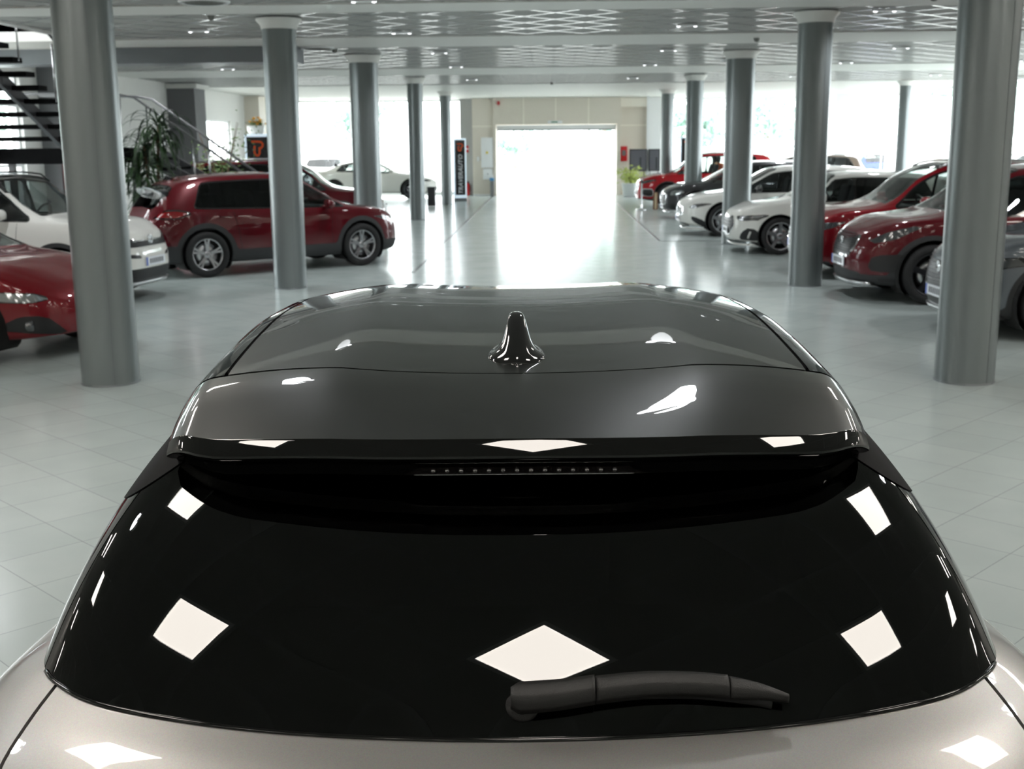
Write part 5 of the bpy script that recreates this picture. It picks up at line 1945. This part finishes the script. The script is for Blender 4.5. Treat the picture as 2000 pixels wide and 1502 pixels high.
def blob_tree(x, y, h, r, label, seed, name='tree', group='trees outside the windows'):
    rnd = random.Random(seed)
    e = empty(name, (x, y, -0.14))
    tag(e, label, 'tree', group)
    tr = MB()
    tr.tube([(0, 0, 0), (rnd.uniform(-.15, .15), 0, h * .35), (rnd.uniform(-.3, .3), 0, h * .7)], [r * .09, r * .07, r * .03], 8)
    for k in range(5):
        a = k * 1.3
        tr.tube([(0, 0, h * .38), (math.cos(a) * r * .35, math.sin(a) * r * .35, h * (.55 + .05 * k))], [r * .035, r * .012], 6)
    tr.build('trunk', M['bark'], e)
    lf = MB()
    n = 900
    cl = [(rnd.gauss(0, .45) * r, rnd.gauss(0, .45) * r, h * rnd.uniform(.42, .95)) for _ in range(26)]
    for k in range(n):
        c = cl[k % len(cl)]
        p = Vector((c[0] + rnd.gauss(0, .22) * r, c[1] + rnd.gauss(0, .22) * r, c[2] + rnd.gauss(0, .07) * h))
        d = Vector((rnd.gauss(0, 1), rnd.gauss(0, 1), rnd.gauss(0, 1))).normalized()
        s = d.orthogonal().normalized()
        w = r * rnd.uniform(.07, .13)
        lf.add([p - d * w, p + s * w * .6, p + d * w, p - s * w * .6], [(0, 1, 2, 3)])
    lf.build('foliage', M['leaf_hazed'], e)
    return e
for i, (x, y, h, r, l) in enumerate([
        (24, 74, 7.5, 3.2, 'pale green tree outside behind the blue car'), (31, 78, 6.0, 3.6, 'broad green tree outside right of the blue car'),
        (41, 84, 8.5, 3.4, 'tall tree outside at the right edge behind the windows'), (15, 82, 5.5, 2.6, 'hazy tree outside between the right columns'),
        (11.5, 92, 5.2, 2.8, 'small hazy tree outside above the white hatchback'), (4.0, 88, 8.0, 2.6, 'pale tree seen in the right of the glass door'),
        (-2.8, 100, 3.0, 2.0, 'low bush seen far off through the glass door'), (-13.5, 86, 5.0, 2.2, 'hazy tree outside behind the white coupe'),
        (-16.5, 31, 4.5, 2.0, 'green tree outside the left window'), (-15.5, 21, 5.0, 1.9, 'green tree behind the left wall window by the stairs'),
        (-14.8, 26, 3.2, 1.5, 'green bush outside behind the black staircase')]):
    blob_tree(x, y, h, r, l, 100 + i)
# ------------------------------------------------------------------ signs
M['sign_black'] = pmat('sign_black', (0.012, 0.013, 0.016), 0.25, coat=0.5)
M['sign_white'] = pmat('sign_white', srgb(214, 230, 240), 0.4, emit=(0.72, 0.86, 1.0), estr=0.35)
M['sign_orange'] = pmat('sign_orange', srgb(226, 84, 22), 0.4)
M['letter_white'] = pmat('letter_white', srgb(205, 206, 210), 0.4)
M['leaf'] = noise_rough(pmat('leaf', srgb(40, 66, 34), 0.45), 20, 0.4, 0.55)
M['leaf_light'] = pmat('leaf_light', srgb(96, 122, 66), 0.5)
M['leaf_yellow'] = pmat('leaf_yellow', srgb(176, 190, 96), 0.5)
M['stem'] = noise_rough(pmat('stem', srgb(96, 78, 58), 0.85), 20, 0.8, 0.9)
M['soil'] = pmat('soil', (0.03, 0.02, 0.014), 0.95)
M['flower'] = pmat('flower', srgb(222, 160, 60), 0.6)

def text_mesh(name, body, size, mat, parent, mtx, shear=0.0, extrude=0.003, offset=0.0, space=1.0):
    cu = bpy.data.curves.new(name, 'FONT')
    cu.body = body
    cu.size = size
    cu.shear = shear
    cu.extrude = extrude
    cu.offset = offset
    cu.space_character = space
    cu.align_x = 'CENTER'
    cu.align_y = 'CENTER'
    cu.resolution_u = 3
    tmp = bpy.data.objects.new(name + '_curve', cu)
    COL.objects.link(tmp)
    bpy.context.view_layer.update()
    me = bpy.data.meshes.new_from_object(tmp)
    bpy.data.objects.remove(tmp)
    bpy.data.curves.remove(cu)
    me.name = name
    me.materials.clear()
    me.materials.append(mat)
    me.transform(mtx)
    o = bpy.data.objects.new(name, me)
    COL.objects.link(o)
    o.parent = parent
    return o

def ribbon(mb, pts, w, y0, y1):
    """flat stroke of width w in the x-z plane, from y0 to y1"""
    pts = [Vector(p) for p in pts]
    L_, R_ = [], []
    for i, p in enumerate(pts):
        a, b = pts[max(0, i - 1)], pts[min(len(pts) - 1, i + 1)]
        t = (b - a).normalized()
        n = Vector((-t.y, t.x))
        L_.append(p + n * w / 2)
        R_.append(p - n * w / 2)
    n = len(pts)
    v = [(p.x, y0, p.y) for p in L_] + [(p.x, y0, p.y) for p in R_] + [(p.x, y1, p.y) for p in L_] + [(p.x, y1, p.y) for p in R_]
    f = []
    for i in range(n - 1):
        f += [(i, i + 1, n + i + 1, n + i), (2 * n + i, 3 * n + i, 3 * n + i + 1, 2 * n + i + 1), (i, 2 * n + i, 2 * n + i + 1, i + 1), (n + i, n + i + 1, 3 * n + i + 1, 3 * n + i)]
    f += [(0, n, 3 * n, 2 * n), (n - 1, 3 * n - 1, 4 * n - 1, 2 * n - 1)]
    mb.add(v, f)

def emblem(parent, cx, cz, s, y):
    mb = MB()
    q = [(-.5, .5), (.15, .5), (.38, .46), (.5, .32), (.46, .15), (.3, .04), (.12, .02)]
    ribbon(mb, [(cx + a * s, cz + b * s * 1.2) for a, b in q], s * .17, y, y - .004)
    q = [(-.22, .20), (-.26, -.1), (-.24, -.36), (-.1, -.5), (.06, -.5), (.18, -.36), (.2, -.1), (.2, .06)]
    ribbon(mb, [(cx + a * s, cz + b * s * 1.2) for a, b in q], s * .17, y, y - .004)
    mb.build('emblem', M['sign_orange'], parent)

def totem(x, y, rz, w, h, label, letters=True):
    e = empty('totem_sign', (x, y, 0), rz)
    tag(e, label, 'sign', 'tall black totem signs')
    MB().rbox((0, 0, .05), (w * .95, .30, .10), .02).build('foot', M['grey_frame'], e)
    MB().rbox((0, 0, .1 + (h - .1) / 2), (w, .14, h - .1), .02).build('frame', M['sign_white'], e)
    MB().box(-w / 2 + .045, w / 2 - .045, -.078, -.071, .2, h - .06).build('sign_face', M['sign_black'], e)
    MB().box(-w / 2 + .045, w / 2 - .045, .071, .078, .2, h - .06).build('sign_face', M['sign_black'], e)
    emblem(e, 0, h - .31, w * .46, -.078)
    T = Matrix.Translation((0.02, -.079, .2 + (h - .85) / 2 + .06)) @ Matrix.Rotation(PI / 2, 4, 'X') @ Matrix.Rotation(PI / 2, 4, 'Z')
    text_mesh('lettering', 'TRAVERAUTO', .205, M['letter_white'], e, T, .25, .001, .004, 1.04)
    return e
totem(-3.06, 41.0, math.radians(14), .44, 2.13, 'tall black sign with vertical white lettering beside the farthest left column')
totem(-6.38, 26.0, math.radians(8), .54, 2.19, 'tall black sign with orange emblem rising behind the burgundy crossover roof')
totem(4.66, 40.0, math.radians(-10), .50, 2.12, 'tall black sign half hidden by the fourth right column')

# ------------------------------------------------------------------ staircase with landing
M['stair_grey'] = pmat('stair_grey', srgb(62, 62, 66), .6)
M['matt_black'] = pmat('matt_black', (0.003, 0.003, 0.0035), .85, spec=.1)
st = empty('staircase', (-8.4, 19.0, 0))
tag(st, 'open black steel staircase with a landing and handrails at the left wall', 'staircase')
ox, oy = -8.4, 19.0
# upper flight climbs from the landing towards the camera
RISE, GO = .182, .285
nst = 11
XR_, LZ = -7.28, 1.93
for k in range(nst):
    z = LZ + RISE * (k + 1)
    y = 19.0 - GO * (k + 1)
    xo = -.045 * k
    t = MB().box(-9.35 + xo - ox, XR_ + xo - ox, y - .15 - oy, y + .15 - oy, z - .07, z)
    t.build('tread', M['matt_black'], st)
sg = MB()
for x in (-7.65, -8.95):
    a, b = Vector((x - ox, 19.1 - oy, LZ - .12)), Vector((x - .045 * nst - ox, 19.0 - GO * (nst + .6) - oy, LZ + RISE * (nst + .3) - .12))
    v = []
    for p in (a, b):
        for dx, dz in ((-.03, -.13), (.03, -.13), (.03, .10), (-.03, .10)):
            v.append(p + Vector((dx, 0, dz)))
    sg = MB().add(v, [(0, 1, 2, 3), (7, 6, 5, 4), (0, 4, 5, 1), (1, 5, 6, 2), (2, 6, 7, 3), (3, 7, 4, 0)])
    sg.build('stringer', M['stair_grey'], st)
MB().box(-9.6 - ox, -7.2 - ox, 19.05 - oy, 20.9 - oy, LZ - .25, LZ).build('landing', M['matt_black'], st)
for x, y in ((-9.5, 19.2), (-7.3, 20.8), (-9.5, 20.8)):
    MB().box(x - .05 - ox, x + .05 - ox, y - .05 - oy, y + .05 - oy, 0, LZ - .25).build('post', M['black_steel'], st)
# lower flight runs down to the right
nl = 10
for k in range(nl):
    z = LZ - LZ / (nl + 1) * (k + 1)
    x = -7.2 + .27 * (k + .5)
    MB().box(x - .15 - ox, x + .15 - ox, 20.95 - oy, 22.0 - oy, z - .05, z).build('tread', M['matt_black'], st)
for y in (21.0, 21.95):
    a, b = Vector((-7.25 - ox, y - oy, LZ - .1)), Vector((-7.25 + .27 * nl + .2 - ox, y - oy, 0.14))
    v = []
    for p in (a, b):
        for dy, dz in ((-.025, -.13), (.025, -.13), (.025, .12), (-.025, .12)):
            v.append(p + Vector((0, dy, dz)))
    MB().add(v, [(0, 1, 2, 3), (7, 6, 5, 4), (0, 4, 5, 1), (1, 5, 6, 2), (2, 6, 7, 3), (3, 7, 4, 0)]).build('stringer', M['stair_grey'], st)
for y, r in ((21.0, .022), (21.95, .022)):
    hr = MB()
    hr.tube([(-9.4 - ox, y - oy, LZ + .95), (-7.6 - ox, y - oy, LZ + .92), (-7.3 - ox, y - oy, LZ + .86), (-4.75 - ox, y - oy, .98), (-4.5 - ox, y - oy, .95)], r, 10)
    hr.build('handrail', M['grey_wall'], st)
    for k in range(4):
        x = -7.1 + k * .8
        zt = LZ + .86 - (x + 7.3) * (LZ - .12) / 2.55
        MB().tube([(x - ox, y - oy, max(.02, zt - .96)), (x - ox, y - oy, zt)], .016, 8).build('baluster', M['steel'], st)
hr = MB()
hr.tube([(XR_ + .06 - ox, 19.0 - oy, LZ + .95), (XR_ - .045 * nst - ox, 19.0 - GO * nst - oy, LZ + RISE * nst + .9)], .02, 10)
hr.build('handrail', M['grey_wall'], st)
for k in range(0, nst, 3):
    x, y, z = XR_ - .03 - .045 * k, 19.0 - GO * (k + 1), LZ + RISE * (k + 1)
    MB().tube([(x + .05 - ox, y - oy, z - .05), (x + .05 - ox, y - oy, z + .8)], .014, 8).build('baluster', M['steel'], st)

# ------------------------------------------------------------------ plants
def strap_leaf(mb, base, az, length, rise, w, n=9, droop=1.0):
    """long arching leaf with a folded mid rib"""
    p = Vector(base)
    d = Vector((math.cos(az), math.sin(az), 0))
    s = Vector((-math.sin(az), math.cos(az), 0))
    v, f = [], []
    pos = p.copy()
    ang = rise
    for i in range(n + 1):
        t = i / n
        ww = w * math.sin(PI * min(1, .12 + t * .88)) ** .7
        up_ = Vector((0, 0, 1)) * math.cos(ang) - d * math.sin(ang)
        v += [pos - s * ww + up_ * ww * .35, pos, pos + s * ww + up_ * ww * .35]
        step = length / n
        pos = pos + (d * math.cos(ang) + Vector((0, 0, 1)) * math.sin(ang)) * step
        ang -= droop * 2.6 / n * (.5 + t)
        ang = max(ang, -1.5)
    for i in range(n):
        b = i * 3
        f += [(b, b + 1, b + 4, b + 3), (b + 1, b + 2, b + 5, b + 4)]
    mb.add(v, f, True)

def pot(e, r, h, mat):
    MB().lathe([(.001, 0), (r * .78, 0), (r, h), (r * 1.04, h), (r * 1.04, h - .03), (r * .93, h - .02), (r * .9, h - .06)], 32).build('pot', mat, e)
    MB().lathe([(.001, h - .05), (r * .93, h - .05)], 24).build('soil', M['soil'], e)

rnd = random.Random(11)
dr = empty('potted_dracaena', (-6.82, 20.15, 0))
tag(dr, 'tall dark green plant with long drooping leaves behind the near left column', 'plant')
pot(dr, .24, .42, M['black_plastic'])
stem = MB()
heads = []
for a, hh, r_ in ((0.3, 2.3, .18), (2.2, 1.95, .22), (4.4, 1.50, .3), (5.5, 1.15, .26), (1.2, 1.2, .12)):
    x, y = math.cos(a) * r_, math.sin(a) * r_
    stem.tube([(x * .2, y * .2, .36), (x * .6, y * .6, hh * .5), (x, y, hh)], [.035, .028, .022], 8)
    heads.append((x, y, hh))
stem.build('stem', M['stem'], dr)
lf = MB()
for (x, y, hh) in heads:
    for k in range(64):
        t = rnd.random()
        strap_leaf(lf, (x, y, hh - .45 * t + .05), rnd.uniform(0, 2 * PI), rnd.uniform(.55, .9), rnd.uniform(.2, 1.2) * (1.1 - t * .6), rnd.uniform(.018, .028), 9, rnd.uniform(.9, 1.4))
lf.build('foliage', M['leaf'], dr)

def leafy(x, y, h, r, n, leafmat, potmat, potr, poth, label, name='potted_tree', seed=3, size=.05, trunk=True, weep=.25, base=0.0):
    rd = random.Random(seed)
    e = empty(name, (x, y, base))
    tag(e, label, 'plant')
    pot(e, potr, poth, potmat)
    s = MB()
    tips = []
    for k in range(7):
        a = rd.uniform(0, 2 * PI)
        q = rd.uniform(.3, 1) * r
        top_ = Vector((math.cos(a) * q, math.sin(a) * q, h * rd.uniform(.6, 1)))
        mid = Vector((math.cos(a) * q * .35, math.sin(a) * q * .35, poth + (top_.z - poth) * .55))
        s.tube([(0, 0, poth - .05), mid, top_], [.018, .012, .005], 6)
        tips += [(mid, top_)]
    s.build('stem', M['stem'], e)
    l = MB()
    for k in range(n):
        a, b = rd.choice(tips)
        p = a.lerp(b, rd.random()) + Vector((rd.gauss(0, r * .28), rd.gauss(0, r * .28), rd.gauss(0, h * .05) - weep * rd.random()))
        p.z = max(p.z, poth + .03)
        d = Vector((rd.gauss(0, 1), rd.gauss(0, 1), rd.gauss(-.4, .6))).normalized()
        t = d.orthogonal().normalized()
        w = size * rd.uniform(.7, 1.3)
        l.add([p, p + d * w + t * w * .45, p + d * w * 2.1, p + d * w - t * w * .45], [(0, 1, 2, 3)])
    l.build('foliage', leafmat, e)
    return e
leafy(-6.35, 22.9, 2.45, .55, 520, M['leaf_light'], M['black_plastic'], .2, .35, 'airy weeping fig tree behind the lower stair handrail', 'potted_fig', 5, .04, weep=.5)
leafy(-7.0, 30.5, 1.75, .5, 420, M['leaf'], M['white_metal'], .2, .4, 'low leafy green plant below the left window past the stairs', 'potted_shrub', 6, .045)
leafy(3.0, 43.2, 1.35, .5, 460, M['leaf_yellow'], M['white_metal'], .34, .5, 'yellow green shrub in a round white planter right of the glass door', 'potted_shrub', 8, .055)
leafy(-8.7, 36.6, 2.5, .34, 620, M['leaf_light'], M['white_metal'], .2, .4, 'tall slim green plant between the black sign and the second left column', 'potted_bamboo', 9, .06, weep=.1)

# grey reception pillar with a white bowl of flowers
cb = empty('display_pillar', (-9.15, 37.2, 0))
tag(cb, 'grey display pillar with a small green sign beside the left window', 'pillar')
MB().rbox((0, 0, 1.12), (.62, .5, 2.24), .01).build('pillar_body', M['grey_wall'], cb)
MB().box(-.1, .1, -.262, -.25, 1.55, 1.68).build('sign_plate', pmat('exit_green', srgb(30, 110, 70), .4), cb)
vb = empty('flower_bowl', (-9.15, 37.2, 2.24))
tag(vb, 'white round bowl with orange flowers on top of the grey pillar', 'vase')
MB().lathe([(.001, 0), (.16, 0), (.26, .14), (.28, .30), (.25, .32), (.23, .30), (.001, .28)], 28).build('bowl', M['white_metal'], vb)
for k in range(14):
    a, q = rnd.uniform(0, 2 * PI), rnd.uniform(0, .3)
    h_ = .36 + rnd.uniform(0, .2)
    fl = MB().lathe([(.001, .02), (.02, .03), (.05, .02), (.055, 0), (.02, -.02), (.001, -.03)], 12, (math.cos(a) * q + .1, math.sin(a) * q, h_))
    fl.build('flower', M['flower'], vb)
lv = MB()
for k in range(60):
    strap_leaf(lv, (rnd.uniform(-.15, .2), rnd.uniform(-.15, .15), .28), rnd.uniform(0, 2 * PI), rnd.uniform(.2, .38), rnd.uniform(.7, 1.4), .015, 5, .8)
lv.build('leaves', M['leaf_light'], vb)

# ------------------------------------------------------------------ small things
b = empty('litter_bin', (-3.72, 37.6, 0))
tag(b, 'slim black litter bin on the floor left of the farthest left column', 'bin')
MB().rbox((0, 0, .29), (.24, .24, .56), .015).build('bin_body', M['black_steel'], b)
MB().rbox((0, 0, .59), (.26, .26, .05), .015).build('lid', M['black_plastic'], b)

def extinguisher(x, y, z, label, s=1.0):
    e = empty('fire_extinguisher', (x, y, z))
    tag(e, label, 'fire extinguisher')
    MB().lathe([(.001, 0), (.075 * s, .0), (.08 * s, .03), (.08 * s, .38 * s), (.06 * s, .44 * s), (.025 * s, .47 * s), (.025 * s, .50 * s)], 20).build('cylinder', M['red_box'], e)
    MB().box(-.02, .05, -.012, .012, .50 * s, .55 * s).build('handle', M['black_steel'], e)
    MB().tube([(.02, -.02, .5 * s), (.09, -.05, .42 * s), (.095, -.04, .15 * s)], .012, 6).build('hose', M['rubber'], e)
extinguisher(-3.08, PY + .37, .0, 'red fire extinguisher on the wall right of the tall far sign', 1.0)
hb = empty('hose_cabinet', (-9.88, 24.4, 1.1))
tag(hb, 'red fire hose cabinet on the grey pilaster below the black staircase', 'fire cabinet')
MB().rbox((.02, 0, .28), (.22, .62, .56), .015).build('cabinet_body', M['red_box'], hb)
MB().box(.131, .137, -.24, .24, .06, .5).build('cabinet_door', M['white_metal'], hb)

def wall_box(x, y, z, w, d, h, mat, name, label, cat, parts=()):
    e = empty(name, (x, y, z))
    tag(e, label, cat)
    MB().rbox((0, -d / 2, h / 2), (w, d, h), .008).build('housing', mat, e)
    MB().rbox((0, -d - .006, h / 2), (w * .92, .012, h * .94), .004).build('cover', mat, e)
    for nm, m_, (x0, x1, z0, z1) in parts:
        MB().box(x0, x1, -d - .018, -d - .012, z0, z1).build(nm, m_, e)
    return e
M['warn_yellow'] = pmat('warn_yellow', srgb(226, 206, 60), .5)
wall_box(-2.30, PY - .013, 1.05, .44, .12, 1.12, M['white_metal'], 'electric_cabinet', 'large white electric cabinet with a yellow warning mark left of the glass door', 'cabinet', [('warning_mark', M['warn_yellow'], (-.04, .04, .52, .60))])
wall_box(-2.28, PY - .013, .62, .36, .12, .40, M['white_metal'], 'electric_cabinet', 'small white electric cabinet just below the large one', 'cabinet', [('lock', M['grey_frame'], (-.02, .02, .18, .22))])
wall_box(-2.64, PY - .013, 1.30, .09, .05, .16, M['white_metal'], 'wall_switch', 'small white wall switch left of the electric cabinets', 'switch')
wall_box(-3.08, PY + .49, 1.62, .10, .03, .25, M['red_box'], 'wall_notice', 'small red and white notice on the wall above the fire extinguisher', 'notice', [('notice_stripe', M['white_metal'], (-.04, .04, .10, .15))])
wall_box(-1.85, PY - .14, 3.35, .09, .06, .13, M['red_box'], 'fire_alarm', 'small red fire alarm high above the glass door', 'alarm')
wall_box(2.86, PY + .49, 1.25, .24, .15, .55, M['red_box'], 'fire_box', 'bright red fire box on the wall right of the glass door', 'fire cabinet', [('box_glass', M['grey_frame'], (-.07, .07, .2, .4))])
wall_box(.25, PY - .14, 2.66, .55, .04, .10, M['white_metal'], 'exit_plate', 'small exit plate above the middle of the glass door', 'sign', [('green_mark', bpy.data.materials['exit_green'], (-.14, .1, .03, .07))])
sa = empty('sanitizer_stand', (-2.12, PY - .25, 0))
tag(sa, 'dark stand with a blue cap beside the left edge of the glass door', 'stand')
MB().rbox((0, 0, .28), (.13, .13, .56), .01).build('stand_body', M['grey_wall'], sa)
MB().rbox((0, 0, .62), (.17, .15, .10), .02).build('cap', pmat('cap_blue', srgb(70, 140, 190), .4), sa)
MB().lathe([(.001, .67), (.045, .67), (.045, .80), (.015, .83), (.001, .83)], 16).build('bottle', M['white_metal'], sa)

# dark display boards right of the door
def board(x0, x1, y, label):
    e = empty('display_board', ((x0 + x1) / 2, y, 0))
    tag(e, label, 'display board', 'dark display boards')
    w = x1 - x0
    MB().rbox((0, 0, 1.30), (w, .05, .80), .008).build('frame', M['black_steel'], e)
    MB().box(-w / 2 + .04, w / 2 - .04, -.034, -.026, .94, 1.66).build('panel', pmat('panel_grey', srgb(86, 86, 94), .5), e)
    MB().box(.05, .12, -.04, -.034, .96, 1.4).build('panel_mark', M['mark_dark'], e)
    for s in (-1, 1):
        MB().tube([(s * w * .35, 0, 0), (s * w * .35, 0, .92)], .018, 8).build('leg', M['black_steel'], e)
board(2.98, 3.62, 43.9, 'dark framed display board left of the white post by the glass door')
board(3.68, 4.10, 43.9, 'narrower dark display board right of the white post')
structure(slab('trim_20', 3.61, 3.69, 44.0, 44.1, 0, CZ - .03, M['white_metal']))

# chrome stanchion and card boxes between the red and the dark grey car
sn = empty('barrier_post', (2.72, 34.6, 0))
tag(sn, 'chrome barrier post on a round base in front of the bright red car', 'post')
MB().lathe([(.001, 0), (.15, 0), (.15, .02), (.03, .04), (.025, .06), (.025, .82), (.04, .83), (.04, .88), (.001, .9)], 24).build('post_body', M['chrome'], sn)
MB().box(-.03, .03, -.045, -.03, .78, .87).build('belt_clip', M['black_plastic'], sn)
cbx = empty('cardboard_box', (3.15, 34.9, 0))
tag(cbx, 'narrow brown box standing beside the chrome barrier post', 'box')
MB().rbox((0, 0, .25), (.13, .13, .5), .006).build('carton', pmat('carton', srgb(118, 86, 64), .8), cbx)
MB().box(-.02, .02, -.069, -.065, .02, .48).build('tape', pmat('tape', srgb(196, 182, 150), .4), cbx)

# hanging sign near the stairs
hs = empty('hanging_sign', (-7.45, 20.3, 2.32))
tag(hs, 'small hanging black sign with an orange emblem beside the near left column', 'sign')
MB().rbox((0, 0, .22), (.30, .05, .46), .01).build('sign_board', M['sign_black'], hs)
emblem(hs, 0.02, .26, .19, -.03)
for s in (-1, 1):
    MB().tube([(s * .1, 0, .44), (s * .1, 0, CZ - 2.32 - .02)], .004, 6).build('hanger', M['steel'], hs)

# ------------------------------------------------------------------ the stooping person behind the cars
def person(x, y, rz):
    e = empty('person', (x, y, 0), rz)
    tag(e, 'person in an orange top stooping between the cars behind the fourth right column', 'person')
    me = bpy.data.meshes.new('body')
    # joints: pelvis root
    J = [(0, 0, .92), (0, -.16, 1.08), (0, -.34, 1.20), (0, -.44, 1.25), (0, -.52, 1.27),
         (.17, -.36, 1.20), (.25, -.44, .95), (.22, -.56, .74), (.21, -.60, .66),
         (-.17, -.36, 1.20), (-.25, -.44, .95), (-.22, -.56, .74), (-.21, -.60, .66),
         (.10, .0, .88), (.12, -.06, .48), (.12, .04, .09), (.12, -.12, .05),
         (-.10, .0, .88), (-.12, -.06, .48), (-.12, .06, .09), (-.12, -.10, .05)]
    Eg = [(0, 1), (1, 2), (2, 3), (3, 4), (2, 5), (5, 6), (6, 7), (7, 8), (2, 9), (9, 10), (10, 11), (11, 12), (0, 13), (13, 14), (14, 15), (15, 16), (0, 17), (17, 18), (18, 19), (19, 20)]
    Rr = [.15, .14, .14, .06, .055, .07, .048, .036, .03, .07, .048, .036, .03, .09, .06, .042, .04, .09, .06, .042, .04]
    me.from_pydata(J, Eg, [])
    o = bpy.data.objects.new('body', me)
    COL.objects.link(o)
    o.parent = e
    sk = o.modifiers.new('skin', 'SKIN')
    for i, v in enumerate(me.skin_vertices[0].data):
        v.radius = (Rr[i], Rr[i] * .85)
        v.use_root = (i == 0)
    ss = o.modifiers.new('sub', 'SUBSURF'); ss.levels = 2; ss.render_levels = 2
    m_ = pmat('clothes', srgb(206, 96, 50), .8)
    nt = m_.node_tree
    g = nt.nodes.new('ShaderNodeTexCoord'); sp = nt.nodes.new('ShaderNodeSeparateXYZ'); nt.links.new(g.outputs['Object'], sp.inputs[0])
    c = nt.nodes.new('ShaderNodeMath'); c.operation = 'GREATER_THAN'; c.inputs[1].default_value = .9
    nt.links.new(sp.outputs[2], c.inputs[0])
    mx = nt.nodes.new('ShaderNodeMix'); mx.data_type = 'RGBA'
    mx.inputs[6].default_value = srgb(52, 56, 70); mx.inputs[7].default_value = srgb(206, 96, 50)
    nt.links.new(c.outputs[0], mx.inputs[0]); nt.links.new(mx.outputs[2], nt.nodes['Principled BSDF'].inputs['Base Color'])
    me.materials.append(m_)
    skin = pmat('skin', srgb(205, 158, 130), .6)
    hd = MB()
    # head: egg with jaw, nose, brow, ears
    V, F = [], []
    nu, nv = 20, 14
    for i in range(nv + 1):
        a = PI * i / nv
        for j in range(nu):
            b = 2 * PI * j / nu
            rx = .075 * math.sin(a); ry = .092 * math.sin(a)
            px, py, pz = rx * math.cos(b), ry * math.sin(b), .115 * math.cos(a)
            if py < 0:
                if abs(px) < .02 and -.045 < pz < .02:
                    py -= .018
                if pz < -.05:
                    px *= .85
            V.append((px, py, pz))
    for i in range(nv):
        for j in range(nu):
            F.append((i * nu + j, (i + 1) * nu + j, (i + 1) * nu + (j + 1) % nu, i * nu + (j + 1) % nu))
    T = Matrix.Translation((0, -.59, 1.29)) @ Matrix.Rotation(math.radians(48), 4, 'X')
    hd.add([tuple(T @ Vector(p)) for p in V], F, True)
    for s in (-1, 1):
        hd.rbox((0, 0, 0), (.02, .035, .06), .009, T @ Matrix.Translation((s * .078, .01, -.005)))
    hd.build('head', skin, e)
    hr_ = MB()
    Vh = [(x * 1.08, y * 1.06 + .006, z * 1.07 + .004) for x, y, z in V]
    Fh = [f for f in F if sum(Vh[k][2] for k in f) / 4 > .035 - .9 * (sum(Vh[k][1] for k in f) / 4) - .02]
    hr_.add([tuple(T @ Vector(p)) for p in Vh], Fh, True)
    hr_.build('hair', pmat('hair_grey', srgb(120, 112, 104), .8), e)
    for s in (-1, 1):
        h = MB()
        c = Vector((s * .205, -.62, .62))
        h.rbox(c, (.035, .07, .09), .016)
        for q, (dy, ln) in enumerate(((-.027, .062), (-.009, .072), (.009, .068), (.027, .052))):
            h.tube([c + Vector((0, dy, -.04)), c + Vector((-s * .006, dy - .004, -.04 - ln * .55)), c + Vector((-s * .022, dy - .006, -.04 - ln))], [.009, .0085, .007], 8)
        h.tube([c + Vector((0, -.03, .01)), c + Vector((-s * .02, -.052, -.015)), c + Vector((-s * .03, -.06, -.045))], [.010, .009, .0075], 8)
        h.build('hand', skin, e)
    return e
person(5.75, 39.6, math.radians(-30))
